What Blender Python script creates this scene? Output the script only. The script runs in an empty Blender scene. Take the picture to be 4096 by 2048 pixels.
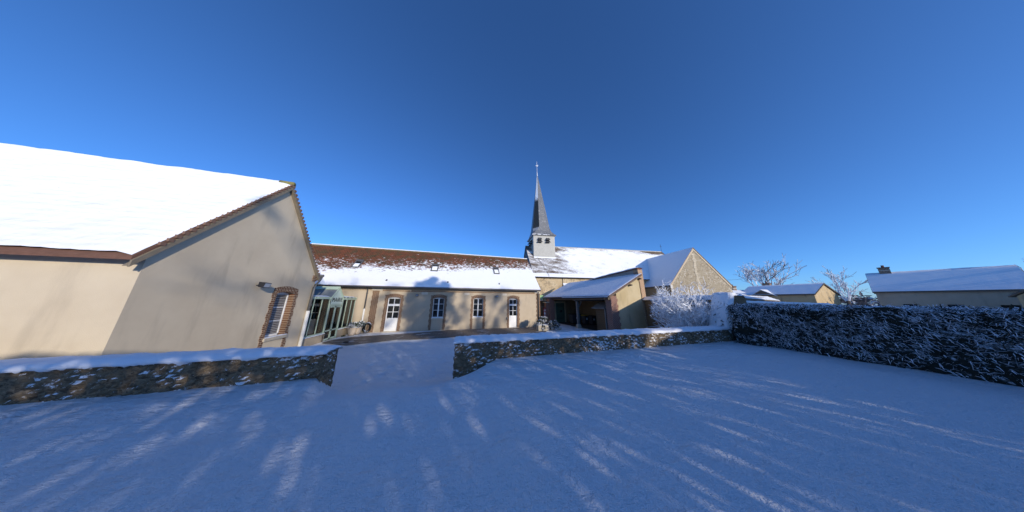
import bpy, math, random
from mathutils import Vector, Matrix, noise
random.seed(7)
SC = bpy.context.scene
COL = SC.collection
PI = math.pi

# ------------------------------------------------------------------ camera, world, sun, exposure
CAM_Z, F_PX = 2.5, 750.0 / 4096.0
yaw, pitch, roll = 0.2744, 0.2328, 0.0077
fwd = Vector((math.sin(yaw) * math.cos(pitch), math.cos(yaw) * math.cos(pitch), math.sin(pitch)))
rgt = Vector((math.cos(yaw), -math.sin(yaw), 0))
upv = rgt.cross(fwd)
r2, u2 = rgt * math.cos(roll) + upv * math.sin(roll), upv * math.cos(roll) - rgt * math.sin(roll)
cd = bpy.data.cameras.new('camera'); cam = bpy.data.objects.new('camera', cd); COL.objects.link(cam)
M = Matrix((r2, u2, -fwd)).transposed().to_4x4(); M.translation = (0, 0, CAM_Z)
cam.matrix_world = M
cd.sensor_fit = 'HORIZONTAL'; cd.sensor_width = 36; cd.lens = 36 * F_PX
cd.clip_start = 0.05; cd.clip_end = 3000
SC.camera = cam

SUN_AZ, SUN_EL = math.radians(24), math.radians(13.5)     # azimuth from -Y towards +X
w = bpy.data.worlds.new('World'); SC.world = w; w.use_nodes = True
nt = w.node_tree; nt.nodes.clear()
sky = nt.nodes.new('ShaderNodeTexSky'); sky.sky_type = 'NISHITA'; sky.sun_disc = False
sky.sun_elevation = SUN_EL; sky.sun_rotation = PI - SUN_AZ
sky.altitude = 200; sky.air_density = 0.75; sky.dust_density = 0.6; sky.ozone_density = 7.4
bg = nt.nodes.new('ShaderNodeBackground'); bg.inputs['Strength'].default_value = 0.15
out = nt.nodes.new('ShaderNodeOutputWorld')
nt.links.new(sky.outputs[0], bg.inputs[0]); nt.links.new(bg.outputs[0], out.inputs[0])
sl = bpy.data.lights.new('sun', 'SUN'); sl.energy = 2.5; sl.angle = math.radians(0.55); sl.color = (1.0, 0.90, 0.76)
so = bpy.data.objects.new('sun', sl); COL.objects.link(so)
sd = Vector((math.sin(SUN_AZ) * math.cos(SUN_EL), -math.cos(SUN_AZ) * math.cos(SUN_EL), math.sin(SUN_EL)))
so.rotation_euler = sd.to_track_quat('Z', 'Y').to_euler(); so.location = sd * 60
SC.view_settings.view_transform = 'Standard'; SC.view_settings.look = 'None'
SC.view_settings.exposure = 0.62; SC.view_settings.gamma = 1.0
SC.render.engine = 'CYCLES'
SC.cycles.max_bounces = 8; SC.cycles.transparent_max_bounces = 16

# ------------------------------------------------------------------ helpers: frames, meshes, tags
class Frame:
    def __init__(s, o, ax, ay):
        s.o, s.x, s.y = Vector(o), Vector(ax).normalized(), Vector(ay).normalized()
    def __call__(s, p): return s.o + s.x * p[0] + s.y * p[1] + Vector((0, 0, p[2]))
WORLD = Frame((0, 0, 0), (1, 0, 0), (0, 1, 0))
class MB:
    def __init__(s, fr=WORLD): s.v, s.f, s.fr = [], [], fr
    def P(s, p): s.v.append(s.fr(p)); return len(s.v) - 1
    def poly(s, pts): s.f.append([s.P(p) for p in pts]); return s
    def solid(s, bot, top):                      # two matching loops
        n = len(bot); a = [s.P(p) for p in bot]; b = [s.P(p) for p in top]
        s.f.append(a[::-1]); s.f.append(b)
        for i in range(n): s.f.append([a[i], a[(i + 1) % n], b[(i + 1) % n], b[i]])
        return s
    def box(s, x0, x1, y0, y1, z0, z1):
        return s.solid([(x0, y0, z0), (x1, y0, z0), (x1, y1, z0), (x0, y1, z0)],
                       [(x0, y0, z1), (x1, y0, z1), (x1, y1, z1), (x0, y1, z1)])
    def slab(s, pts, t):                         # t = offset vector
        return s.solid([tuple(Vector(p) + Vector(t)) for p in pts], pts)
    def tube(s, pts, rad, n=8, cap=True):
        pts = [Vector(p) for p in pts]; R = rad if isinstance(rad, (list, tuple)) else [rad] * len(pts)
        rings = []
        for i, p in enumerate(pts):
            d = (pts[min(i + 1, len(pts) - 1)] - pts[max(i - 1, 0)])
            d = d.normalized() if d.length > 1e-6 else Vector((0, 0, 1))
            a = d.cross(Vector((0, 0, 1)) if abs(d.z) < .9 else Vector((1, 0, 0))).normalized(); b = d.cross(a)
            rings.append([s.P(p + (a * math.cos(2 * PI * k / n) + b * math.sin(2 * PI * k / n)) * R[i]) for k in range(n)])
        for i in range(len(rings) - 1):
            for k in range(n): s.f.append([rings[i][k], rings[i][(k + 1) % n], rings[i + 1][(k + 1) % n], rings[i + 1][k]])
        if cap: s.f.append(rings[0][::-1]); s.f.append(rings[-1])
        return s
    def lathe(s, c, prof, n=20):
        rings = [[s.P((c[0] + r * math.cos(2 * PI * k / n), c[1] + r * math.sin(2 * PI * k / n), c[2] + z)) for k in range(n)] for r, z in prof]
        for i in range(len(rings) - 1):
            for k in range(n): s.f.append([rings[i][k], rings[i][(k + 1) % n], rings[i + 1][(k + 1) % n], rings[i + 1][k]])
        s.f.append(rings[0][::-1]); s.f.append(rings[-1]); return s
    def grid(s, fn, nu, nv):
        ids = [[s.P(fn(i / nu, j / nv)) for j in range(nv + 1)] for i in range(nu + 1)]
        for i in range(nu):
            for j in range(nv): s.f.append([ids[i][j], ids[i + 1][j], ids[i + 1][j + 1], ids[i][j + 1]])
        return s
    def build(s, name, mat, parent=None, smooth=False, org=None, fix=True, bevel=0):
        o_ = Vector((0, 0, 0)); q = parent
        while q: o_ += q.location; q = q.parent
        if parent is None:
            if org is None:
                xs = [v.x for v in s.v]; ys = [v.y for v in s.v]
                org = ((min(xs) + max(xs)) / 2, (min(ys) + max(ys)) / 2, min(v.z for v in s.v))
            o_ = Vector(org)
        me = bpy.data.meshes.new(name); me.from_pydata([tuple(v - o_) for v in s.v], [], s.f)
        if fix:
            import bmesh
            bm = bmesh.new(); bm.from_mesh(me); bmesh.ops.recalc_face_normals(bm, faces=bm.faces); bm.to_mesh(me); bm.free()
        me.materials.append(mat)
        if smooth: me.polygons.foreach_set('use_smooth', [True] * len(me.polygons))
        o = bpy.data.objects.new(name, me); COL.objects.link(o)
        if parent: o.parent = parent
        else: o.location = o_
        if bevel:
            b = o.modifiers.new('bevel', 'BEVEL'); b.width = bevel; b.segments = 2; b.limit_method = 'ANGLE'
        return o
def tag(o, label, cat, group=None, kind=None):
    o['label'] = label; o['category'] = cat
    if group: o['group'] = group
    if kind: o['kind'] = kind
    return o
def thing(name, label, cat, loc, group=None):
    o = bpy.data.objects.new(name, None); COL.objects.link(o); o.location = loc
    o.empty_display_size = .2
    return tag(o, label, cat, group)
def copy_tree(o, parent=None):
    c = o.copy(); COL.objects.link(c); c.parent = parent
    for ch in list(o.children): copy_tree(ch, c)
    return c
def nz(x, y, z=0., s=1.): return noise.noise(Vector((x * s, y * s, z * s)))
def sstep(a, b, x):
    t = max(0., min(1., (x - a) / (b - a))); return t * t * (3 - 2 * t)

# ------------------------------------------------------------------ helpers: materials
class NT:
    def __init__(s, name):
        s.m = bpy.data.materials.new(name); s.m.use_nodes = True; s.t = s.m.node_tree; s.t.nodes.clear()
        s.o = s.t.nodes.new('ShaderNodeOutputMaterial'); s.b = s.t.nodes.new('ShaderNodeBsdfPrincipled')
        s.t.links.new(s.b.outputs[0], s.o.inputs[0]); s.g = None
    def n(s, typ, **kw):
        q = s.t.nodes.new('ShaderNode' + typ)
        for k, v in kw.items(): setattr(q, k, v)
        return q
    def put(s, sock, v):
        if v is None: return
        if hasattr(v, 'is_linked') or isinstance(v, bpy.types.NodeSocket): s.t.links.new(v, sock)
        else:
            if isinstance(v, (tuple, list)) and len(v) == 3 and sock.type == 'RGBA': v = (*v, 1)
            sock.default_value = v
    def pos(s):
        if not s.g: s.g = s.n('NewGeometry')
        return s.g.outputs['Position']
    def nrm(s): s.pos(); return s.g.outputs['Normal']
    def obj(s): return s.n('TexCoord').outputs['Object']
    def math(s, op, a, b=0., c=0., clamp=False):
        q = s.n('Math', operation=op, use_clamp=clamp); s.put(q.inputs[0], a); s.put(q.inputs[1], b); s.put(q.inputs[2], c); return q.outputs[0]
    def dot(s, v, d):
        q = s.n('VectorMath', operation='DOT_PRODUCT'); s.put(q.inputs[0], v); q.inputs[1].default_value = d; return q.outputs['Value']
    def scale(s, v, d):
        q = s.n('VectorMath', operation='MULTIPLY'); s.put(q.inputs[0], v); q.inputs[1].default_value = d; return q.outputs[0]
    def xyz(s, x, y, z=0.):
        q = s.n('CombineXYZ'); s.put(q.inputs[0], x); s.put(q.inputs[1], y); s.put(q.inputs[2], z); return q.outputs[0]
    def sep(s, v): q = s.n('SeparateXYZ'); s.put(q.inputs[0], v); return q.outputs
    def noise(s, v, sc, det=4, rough=.55):
        q = s.n('TexNoise'); s.put(q.inputs['Vector'], v); q.inputs['Scale'].default_value = sc
        q.inputs['Detail'].default_value = det; q.inputs['Roughness'].default_value = rough; return q.outputs['Fac']
    def vor(s, v, sc, feat='F1', o='Distance', rnd=1.):
        q = s.n('TexVoronoi', feature=feat); s.put(q.inputs['Vector'], v); q.inputs['Scale'].default_value = sc
        q.inputs['Randomness'].default_value = rnd; return q.outputs[o]
    def mix(s, f, a, b, mode='MIX'):
        q = s.n('Mix', data_type='RGBA', blend_type=mode); s.put(q.inputs[0], f); s.put(q.inputs[6], a); s.put(q.inputs[7], b); return q.outputs[2]
    def ramp(s, f, st):
        q = s.n('ValToRGB'); s.put(q.inputs[0], f); e = q.color_ramp.elements
        while len(e) < len(st): e.new(.5)
        for i, (p, c) in enumerate(st):
            e[i].position = p; e[i].color = (*c, 1) if isinstance(c, (tuple, list)) else (c, c, c, 1)
        return q.outputs[0]
    def step(s, f, a, b):
        q = s.n('MapRange', interpolation_type='SMOOTHSTEP'); s.put(q.inputs[0], f); q.inputs[1].default_value = a; q.inputs[2].default_value = b; return q.outputs[0]
    def bump(s, h, st=.3, d=.02):
        q = s.n('Bump'); s.put(q.inputs['Height'], h); q.inputs['Strength'].default_value = st; q.inputs['Distance'].default_value = d
        s.t.links.new(q.outputs[0], s.b.inputs['Normal'])
    def fin(s, col, rough=.8, metal=0., spec=None):
        s.put(s.b.inputs['Base Color'], col); s.put(s.b.inputs['Roughness'], rough); s.b.inputs['Metallic'].default_value = metal
        if spec is not None: s.b.inputs['Specular IOR Level'].default_value = spec
        return s.m
SNOWC = (.86, .87, .88)
def flat(name, col, rough=.6, metal=0., var=.12, sc=6.):
    t = NT(name); f = t.noise(t.pos(), sc, 3)
    c = t.mix(f, tuple(x * (1 - var) for x in col), tuple(min(1, x * (1 + var)) for x in col))
    return t.fin(c, rough, metal)
def mat_snow(name='snow', grain=.5):
    t = NT(name); a = t.noise(t.pos(), 1.3, 4); b = t.noise(t.pos(), 38, 3); c = t.noise(t.pos(), 7, 4)
    col = t.mix(a, (.82, .84, .87), (.9, .9, .9))
    t.bump(t.math('ADD', t.math('MULTIPLY', b, .12), t.math('ADD', t.math('MULTIPLY', a, .6), t.math('MULTIPLY', c, .5))), grain, .06)
    return t.fin(col, .75, 0, .2)
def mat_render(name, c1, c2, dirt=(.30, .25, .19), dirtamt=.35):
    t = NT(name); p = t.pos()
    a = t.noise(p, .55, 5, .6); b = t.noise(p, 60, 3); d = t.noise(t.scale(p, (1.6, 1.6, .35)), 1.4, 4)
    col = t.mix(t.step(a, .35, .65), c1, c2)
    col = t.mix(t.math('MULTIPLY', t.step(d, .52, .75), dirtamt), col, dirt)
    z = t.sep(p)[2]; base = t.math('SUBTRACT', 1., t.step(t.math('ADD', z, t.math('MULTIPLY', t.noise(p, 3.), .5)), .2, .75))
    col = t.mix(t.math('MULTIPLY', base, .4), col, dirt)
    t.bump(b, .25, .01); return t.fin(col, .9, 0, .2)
def mat_brick(name, d, vertical=False, c1=(.17, .068, .034), c2=(.075, .038, .024), mortar=(.46, .37, .25), L=.235, Hh=.078, ms=.0095):
    t = NT(name); p = t.pos(); u = t.dot(p, d); z = t.sep(p)[2]
    v = t.xyz(z, u) if vertical else t.xyz(u, z)
    q = t.n('TexBrick'); t.put(q.inputs['Vector'], v)
    q.inputs['Scale'].default_value = 1.; q.inputs['Brick Width'].default_value = L; q.inputs['Row Height'].default_value = Hh
    q.inputs['Mortar Size'].default_value = ms; q.inputs['Mortar Smooth'].default_value = .2; q.inputs['Bias'].default_value = 0
    n1 = t.noise(p, 9, 3)
    t.put(q.inputs['Color1'], t.mix(n1, c1, c2)); t.put(q.inputs['Color2'], t.mix(n1, tuple(x * .72 for x in c2), tuple(x * 1.25 for x in c1))); t.put(q.inputs['Mortar'], mortar)
    t.bump(q.outputs['Fac'], -.4, .02)
    return t.fin(q.outputs[0], .85, 0, .25)
def mat_rubble(name, cols, mortar, sc=7., snow=0., zs=1.5, msz=.06, warp=.12):
    t = NT(name); p = t.pos(); ps = t.scale(p, (1, 1, zs))
    nn = t.n('TexNoise'); t.put(nn.inputs['Vector'], ps); nn.inputs['Scale'].default_value = sc * .8
    wv = t.n('VectorMath', operation='MULTIPLY_ADD'); t.put(wv.inputs[0], nn.outputs['Color']); wv.inputs[1].default_value = (warp, warp, warp); t.put(wv.inputs[2], ps)
    ps = wv.outputs[0]
    edge = t.vor(ps, sc, 'DISTANCE_TO_EDGE'); cc = t.vor(ps, sc, 'F1', 'Color')
    r = t.sep(cc)[0]; col = t.ramp(r, [(i / (len(cols) - 1), c) for i, c in enumerate(cols)])
    col = t.mix(t.math('MULTIPLY', t.noise(p, 22, 3), .5), col, tuple(x * .5 for x in cols[0]))
    e = t.step(edge, .01, msz); col = t.mix(e, mortar, col)
    col = t.mix(t.step(t.noise(p, .8, 4), .45, .7), col, tuple(x * .75 for x in cols[-1]))
    if snow:
        nzv = t.sep(t.nrm())[2]; nn2 = t.math('SUBTRACT', t.noise(t.scale(p, (1, 1, 1.6)), 13, 6, .72), .5); pat = t.math('SUBTRACT', t.noise(p, 1.6, 3), .5)
        f = t.math('ADD', t.math('ADD', t.math('MULTIPLY', nzv, .75), t.math('MULTIPLY', nn2, 3.6)), t.math('MULTIPLY', pat, 2.6)); f = t.step(f, .62 - snow, .80 - snow)
        col = t.mix(f, col, SNOWC)
    t.bump(edge, .5, .05); return t.fin(col, .9, 0, .2)

def mat_patchy():
    t = NT('patchy_snow'); p = t.pos(); f = t.step(t.noise(p, 5.5, 6, .7), .34, .42); t.bump(t.math('ADD', f, t.noise(p, 9, 5)), .8, .06)
    return t.fin(t.mix(f, (.12, .10, .07), SNOWC), .85, 0, .2)
M_snow = mat_snow(); M_snowsoft = mat_patchy()
M_beige = mat_render('beige_render', (.47, .385, .275), (.52, .43, .31))
M_beige2 = mat_render('gable_render', (.55, .46, .33), (.61, .52, .38), dirtamt=.32)
M_tan = mat_render('tan_render', (.50, .37, .20), (.56, .42, .24), (.22, .17, .11), .6)
M_darktan = mat_render('ochre_render', (.40, .28, .15), (.33, .24, .14), (.16, .12, .09), .6)
M_brick = mat_brick('brick', (1, 0, 0)); M_brickY = mat_brick('brick_side', (0, 1, 0))
M_brickV = mat_brick('brick_soldier', (1, 0, 0), True, Hh=.085, L=.25); M_brickVY = mat_brick('brick_soldier_side', (0, 1, 0), True, Hh=.085, L=.25)
M_white = flat('white_paint', (.78, .78, .76), .45, var=.03)
M_stone = flat('pale_stone', (.62, .56, .46), .9, var=.2, sc=9)
M_zinc = flat('zinc', (.13, .13, .13), .5, .3)
M_darkmetal = flat('dark_metal', (.035, .035, .04), .5, .2)
M_pvc = flat('white_pipe', (.74, .72, .66), .5, var=.05)
M_sage = flat('sage_metal', (.46, .57, .44), .45, var=.05)
M_sagepanel = flat('sage_panel', (.56, .68, .58), .5, var=.04)
M_wood = flat('weathered_wood', (.15, .115, .08), .85, var=.35, sc=14)
M_woodgrey = flat('grey_wood', (.22, .20, .18), .85, var=.3, sc=14)
M_greenwood = flat('green_paint', (.055, .10, .065), .6, var=.2, sc=9)
M_black = flat('black_lettering', (.015, .015, .015), .6)
M_bark = flat('bark', (.07, .05, .035), .95, var=.4, sc=20)
M_leaf = flat('dark_leaf', (.03, .05, .02), .7, var=.5, sc=12)
M_pot = flat('terracotta', (.58, .47, .35), .85, var=.2, sc=8)
M_conc = flat('cast_stone', (.47, .41, .31), .9, var=.15, sc=8)
M_soil = flat('soil', (.05, .035, .025), .95, var=.4, sc=20)
def mat_glass_dark():
    t = NT('window_glass'); n_ = t.noise(t.pos(), 1.2, 2); t.bump(n_, .04, .05)
    return t.fin((.012, .014, .016), .03, 0, .6)
M_pane = mat_glass_dark()
def mat_glass_clear(name='clear_glass', tint=(.80, .88, .82)):
    t = NT(name); t.t.nodes.remove(t.b)
    tr = t.n('BsdfTransparent'); tr.inputs[0].default_value = (*tint, 1); gl = t.n('BsdfGlossy'); gl.inputs['Roughness'].default_value = .02
    fr = t.n('Fresnel'); fr.inputs[0].default_value = 1.5; mx = t.n('MixShader')
    t.t.links.new(fr.outputs[0], mx.inputs[0]); t.t.links.new(tr.outputs[0], mx.inputs[1]); t.t.links.new(gl.outputs[0], mx.inputs[2]); t.t.links.new(mx.outputs[0], t.o.inputs[0])
    return t.m
M_clear = mat_glass_clear()
def mat_tile_roof(name, along, zb, slope, amp=1.1, c=((.20, .068, .032), (.12, .05, .03), (.085, .07, .035)), lim=(-.10, .12), sx=.55, sz=1.6, topfree=False, tile=.20, z2=None):
    """clay tiles, snow lying on the lower part up to a ragged line zb + slope*u; melted through above it"""
    t = NT(name); p = t.pos(); u = t.dot(p, along); z = t.sep(p)[2]
    v = t.xyz(t.math('MULTIPLY', u, 1.), t.math('MULTIPLY', z, 1.36))
    q = t.n('TexBrick'); t.put(q.inputs['Vector'], v); q.inputs['Scale'].default_value = 1
    q.inputs['Brick Width'].default_value = tile; q.inputs['Row Height'].default_value = .13; q.inputs['Mortar Size'].default_value = .012
    q.inputs['Mortar Smooth'].default_value = .1
    n1 = t.noise(p, 1.4, 4, .6); n2 = t.noise(p, 13, 3)
    ca = t.mix(t.step(n1, .42, .58), c[0], c[2]); cb = t.mix(n2, c[1], c[0]); cb = t.mix(t.step(t.noise(p, 3.3, 5, .7), .50, .62), cb, (.045, .04, .022))
    t.put(q.inputs['Color1'], ca); t.put(q.inputs['Color2'], cb); t.put(q.inputs['Mortar'], tuple(x * .4 for x in c[1]))
    lev = t.math('SUBTRACT', t.math('MULTIPLY_ADD', u, slope, zb), z)            # >0 below the line
    big = t.math('SUBTRACT', t.noise(t.xyz(t.math('MULTIPLY', u, sx), t.math('MULTIPLY', z, sz)), 1., 5, .62), .5)
    fine = t.math('SUBTRACT', t.noise(t.xyz(t.math('MULTIPLY', u, 3.2), t.math('MULTIPLY', z, 9.)), 1., 5, .75), .5)
    lev2 = t.math('ADD', t.math('MULTIPLY', t.math('MAXIMUM', lev, 0.), 1.35), t.math('MULTIPLY', t.math('MINIMUM', lev, 0.), .5))
    f = t.math('ADD', t.math('ADD', lev2, t.math('MULTIPLY', big, amp * 2.4)), t.math('MULTIPLY', fine, 4.2))
    row = t.math('FRACT', t.math('MULTIPLY', z, 1.36 / .13))                        # bare nosing of each course
    f = t.math('SUBTRACT', f, t.math('MULTIPLY', t.step(row, .55, 1.), .22))
    f = t.step(f, *lim)
    col = t.mix(f, q.outputs[0], SNOWC)
    t.bump(t.math('ADD', t.math('MULTIPLY', q.outputs['Fac'], -.4), t.math('ADD', f, t.math('MULTIPLY', t.math('SUBTRACT', 1., row), .5))), .5, .02)
    return t.fin(col, .85, 0, .2)

# ------------------------------------------------------------------ helpers: building pieces
def wall_holes(mb, x0, x1, z0, z1, holes, y0, y1):
    xs = sorted({x0, x1, *[h[0] for h in holes], *[h[1] for h in holes]}); zs = sorted({z0, z1, *[h[2] for h in holes], *[h[3] for h in holes]})
    for a, b in zip(xs, xs[1:]):
        for c, d in zip(zs, zs[1:]):
            if any(h[0] <= a and b <= h[1] and h[2] <= c and d <= h[3] for h in holes): continue
            for y in (y0, y1): mb.poly([(a, y, c), (b, y, c), (b, y, d), (a, y, d)])
    for h in holes:
        mb.poly([(h[0], y0, h[2]), (h[0], y1, h[2]), (h[0], y1, h[3]), (h[0], y0, h[3])])
        mb.poly([(h[1], y0, h[2]), (h[1], y1, h[2]), (h[1], y1, h[3]), (h[1], y0, h[3])])
        mb.poly([(h[0], y0, h[3]), (h[1], y0, h[3]), (h[1], y1, h[3]), (h[0], y1, h[3])])
        mb.poly([(h[0], y0, h[2]), (h[1], y0, h[2]), (h[1], y1, h[2]), (h[0], y1, h[2])])
    mb.poly([(x0, y0, z0), (x0, y1, z0), (x0, y1, z1), (x0, y0, z1)]); mb.poly([(x1, y0, z0), (x1, y1, z0), (x1, y1, z1), (x1, y0, z1)])
    mb.poly([(x0, y0, z1), (x1, y0, z1), (x1, y1, z1), (x0, y1, z1)])
def surround(fr, parent, x0, x1, z0, z1, mb_, mv_, jw=.2, rise=.09, arch=.26, y=0., reveal=.17, floor=.04):
    """brick jambs down to the ground and a segmental arch of soldier bricks"""
    sp = z1 - rise; w_ = (x1 - x0) / 2; xc = (x0 + x1) / 2
    j = MB(fr)
    for s, xe in ((-1, x0), (1, x1)):
        z = floor; k = 0
        while z < z1 + arch * .62:
            zt = min(z + .213, z1 + arch * .62); wv = jw + (.018 if k % 2 else -.018)
            a, b = (xe - wv, xe) if s < 0 else (xe, xe + wv)
            j.box(a, b, y - .015, y + .02 + .0, z, zt); z = zt; k += 1
        j.box(*((xe - .001, xe + .012) if s < 0 else (xe - .012, xe + .001)), y - .014, y + reveal, floor, sp)
    j.build('brick_jambs', mb_, parent)
    a = MB(fr); n = 12; inner = []; outer = []
    for i in range(n + 1):
        s = -1 + 2 * i / n
        inner.append((xc + s * w_, sp + rise * (1 - s * s))); outer.append((xc + s * (w_ + .06), sp + arch + rise * (1.1 - s * s)))
    for i in range(n):
        p = [inner[i], inner[i + 1], outer[i + 1], outer[i]]
        a.solid([(q[0], y + reveal, q[1]) for q in p], [(q[0], y - .022, q[1]) for q in p])
    for i in range(n):                          # spandrel under the flat head of the hole
        p = [inner[i], inner[i + 1], (inner[i + 1][0], z1 + .02), (inner[i][0], z1 + .02)]
    a.build('brick_arch', mv_, parent)
def casement(fr, parent, x0, x1, z0, z1, y=.12, leaves=2, bars=(.36, .67), sill=True, mat=None):
    mat = mat or M_white; f = MB(fr); t = .055
    f.box(x0, x0 + t, y, y + .07, z0, z1); f.box(x1 - t, x1, y, y + .07, z0, z1)
    f.box(x0 + t, x1 - t, y, y + .07, z0, z0 + t); f.box(x0 + t, x1 - t, y, y + .07, z1 - t - .04, z1)
    xc = (x0 + x1) / 2
    if leaves == 2: f.box(xc - .045, xc + .045, y - .012, y + .06, z0 + t, z1 - t)
    wn = f.build('window', mat, parent)
    g = MB(fr); g.poly([(x0 + t, y + .04, z0 + t), (x1 - t, y + .04, z0 + t), (x1 - t, y + .04, z1 - t), (x0 + t, y + .04, z1 - t)]); g.build('pane', M_pane, wn, fix=False)
    b = MB(fr)
    for k in bars:
        z = z0 + (z1 - z0) * k; b.box(x0 + t, x1 - t, y + .02, y + .055, z - .014, z + .014)
    b.build('glazing_bars', mat, wn)
    if sill:
        s = MB(fr); s.box(x0 - .03, x1 + .03, -.05, .16, z0 - .13, z0 - .01); s.build('sill', M_stone, wn, bevel=.01)
        s = MB(fr); s.grid(lambda u, v: (x0 - .02 + (x1 - x0 + .04) * u, -.055 + .175 * v, z0 - .01 + .035 * math.sin(PI * min(1, max(0, v * 1.2))) + .008 * nz(u * 9, v * 3, x0)), 14, 4)
        s.build('sill_snow', M_snow, wn, smooth=True, fix=False)
    return wn
def half_glazed_door(fr, parent, x0, x1, z0, z1, y=.12, trans=(2.0, 2.15), panel=1.05, handle_left=True):
    t = .075; f = MB(fr)
    f.box(x0, x0 + t, y, y + .07, z0, z1); f.box(x1 - t, x1, y, y + .07, z0, z1); f.box(x0 + t, x1 - t, y, y + .07, z1 - t - .05, z1)
    f.box(x0 + t, x1 - t, y - .01, y + .075, trans[0], trans[1]); xc = (x0 + x1) / 2
    d = f.build('door', M_white, parent)
    l = MB(fr); l.box(x0 + t, x1 - t, y + .01, y + .05, z0 + .01, panel); l.box(x0 + t + .06, x1 - t - .06, y, y + .012, z0 + .12, panel - .08)
    l.box(xc - .025, xc + .025, y, y + .05, panel, trans[0]); l.box(xc - .025, xc + .025, y, y + .05, trans[1], z1 - t)
    zm = (panel + trans[0]) / 2; l.box(x0 + t, xc - .025, y + .01, y + .045, zm - .02, zm + .02); l.box(xc + .025, x1 - t, y + .01, y + .045, zm - .02, zm + .02)
    l.build('leaf', M_white, d, bevel=.004)
    g = MB(fr); g.poly([(x0 + t, y + .035, panel), (x1 - t, y + .035, panel), (x1 - t, y + .035, z1 - t), (x0 + t, y + .035, z1 - t)]); g.build('pane', M_pane, d, fix=False)
    xh = x0 + t + .05 if handle_left else x1 - t - .05
    h = MB(fr); h.tube([(xh, y - .04, 1.0), (xh + (.1 if handle_left else -.1), y - .04, 1.0)], .012, 6); h.tube([(xh, y + .01, 1.0), (xh, y - .04, 1.0)], .012, 6)
    h.build('handle', M_zinc, d); return d
def snow_strip(mb, a, b, w_, th, n=None, seed=0., drape=.05, jag=.03):
    """rounded cap of snow lying along a wall top from a to b, width w_ (to the left of a->b in plan)"""
    a, b = Vector(a), Vector(b); L = (b - a).length; n = n or max(4, int(L / .09)); d = (b - a).normalized(); s = Vector((-d.y, d.x, 0))
    prof = [(.0, -drape), (-.05, -.1), (-.06, .3), (.0, .72), (.10, .92), (.3, 1.), (.6, 1.04), (.85, .9), (.98, .7), (1.05, .2), (1.0, -drape)]
    def fn(u, v):
        k = round(v * (len(prof) - 1)); c, h = prof[k]; p = a + (b - a) * u
        e = 1. + .35 * nz(u * L * 1.1, c * 2, seed) + .3 * nz(u * L * 4, c * 4, seed + 5) + .18 * nz(u * L * 11, c * 5, seed + 8)
        endf = min(1., .35 + 2.2 * math.sqrt(min(u, 1 - u) * L + .001))
        if k in (0, len(prof) - 1): z = -.01 - jag * 2.2 * max(0, nz(u * L * 3, seed + k, 2.) + .6 * nz(u * L * 13, seed + k, 4.) + .1)
        else: z = h * th * e * endf
        q = p + s * (w_ * c + (.05 * nz(u * L * 4, k * .3, seed + 9) if k in (0, 1, 2, 9, 10) else 0)); return (q.x, q.y, p.z + z)
    return mb.grid(fn, n, len(prof) - 1)

# ------------------------------------------------------------------ the ground
def gz(x, y):
    """courtyard at 0 behind the garden walls, lawn at 0.75 in front, ramp through the opening"""
    inop = sstep(-3.3, -2.4, x) * (1 - sstep(-.5, 1.9, x))
    lo = 6.55 - inop * 2.4; hi = 6.75 + inop * .9
    f = 1 - sstep(lo, hi, y)
    z = .75 * f
    if y > 6.6: z = min(z, .75 * (1 - sstep(5.2, 8.2, y)) * inop + (1 - inop) * (.0 if y > 6.8 else z))
    z += .07 * nz(x * .35, y * .35) * (1 if y < 5.2 else .2) + .035 * nz(x * 1.1, y * 1.1, 3) * (1 if y < 6.0 else .2)
    d = max(abs(x) - 60, y - 60, -y - 40, 0)
    return z - .0 * d
prints = []
def track(pts, step=.62):
    for a, b in zip(pts, pts[1:]):
        a, b = Vector(a), Vector(b); n = max(1, int((b - a).length / step)); d = (b - a).normalized(); s = Vector((-d.y, d.x))
        for k in range(n):
            p = a + (b - a) * (k / n) + s * (.12 if k % 2 else -.12) + Vector((random.uniform(-.06, .06), random.uniform(-.06, .06)))
            prints.append((p.x, p.y, math.atan2(d.y, d.x) + random.uniform(-.2, .2)))
track([(-4.2, 12.9), (-3.2, 11.3), (-2.3, 10.2), (-2.1, 8.8), (-2.6, 7.2), (-2.2, 5.5)]); track([(-2.9, 9.3), (-3.2, 8.7), (-2.5, 7.6), (-1.9, 5.9)]); track([(-.2, 11.2), (-.6, 8.2), (-1.1, 6.4)])
track([(-2.2, 8.3), (-1.4, 7.3), (-.9, 6.2)])
def gfoot(x, y):
    z = 0
    for px, py, a in prints:
        dx, dy = x - px, y - py
        if abs(dx) < .25 and abs(dy) < .25:
            u = dx * math.cos(a) + dy * math.sin(a); v = -dx * math.sin(a) + dy * math.cos(a)
            r = (u / .16) ** 2 + (v / .075) ** 2
            z -= .05 * math.exp(-r * r) - .008 * math.exp(-(r - 1.8) ** 2)
    return z
def axis(lo, hi, fine):
    out_, v = [], lo
    for a, b, s in fine:
        while v < b - 1e-6: out_.append(v); v += s
    out_.append(hi); return out_
xs = axis(-600, 600, [(-600, -80, 65), (-80, -20, 6), (-20, -4.5, .5), (-4.5, 1.5, .055), (1.5, 18, .3), (18, 60, 3), (60, 600, 60)])
ys = axis(-300, 900, [(-300, -40, 40), (-40, -4, 3), (-4, 5, .3), (5, 6.1, .1), (6.1, 13, .055), (13, 30, .4), (30, 80, 5), (80, 900, 90)])
g = MB(); ids = [[g.P((x, y, gz(x, y) + gfoot(x, y))) for y in ys] for x in xs]
for i in range(len(xs) - 1):
    for j in range(len(ys) - 1): g.f.append([ids[i][j], ids[i + 1][j], ids[i + 1][j + 1], ids[i][j + 1]])
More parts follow.
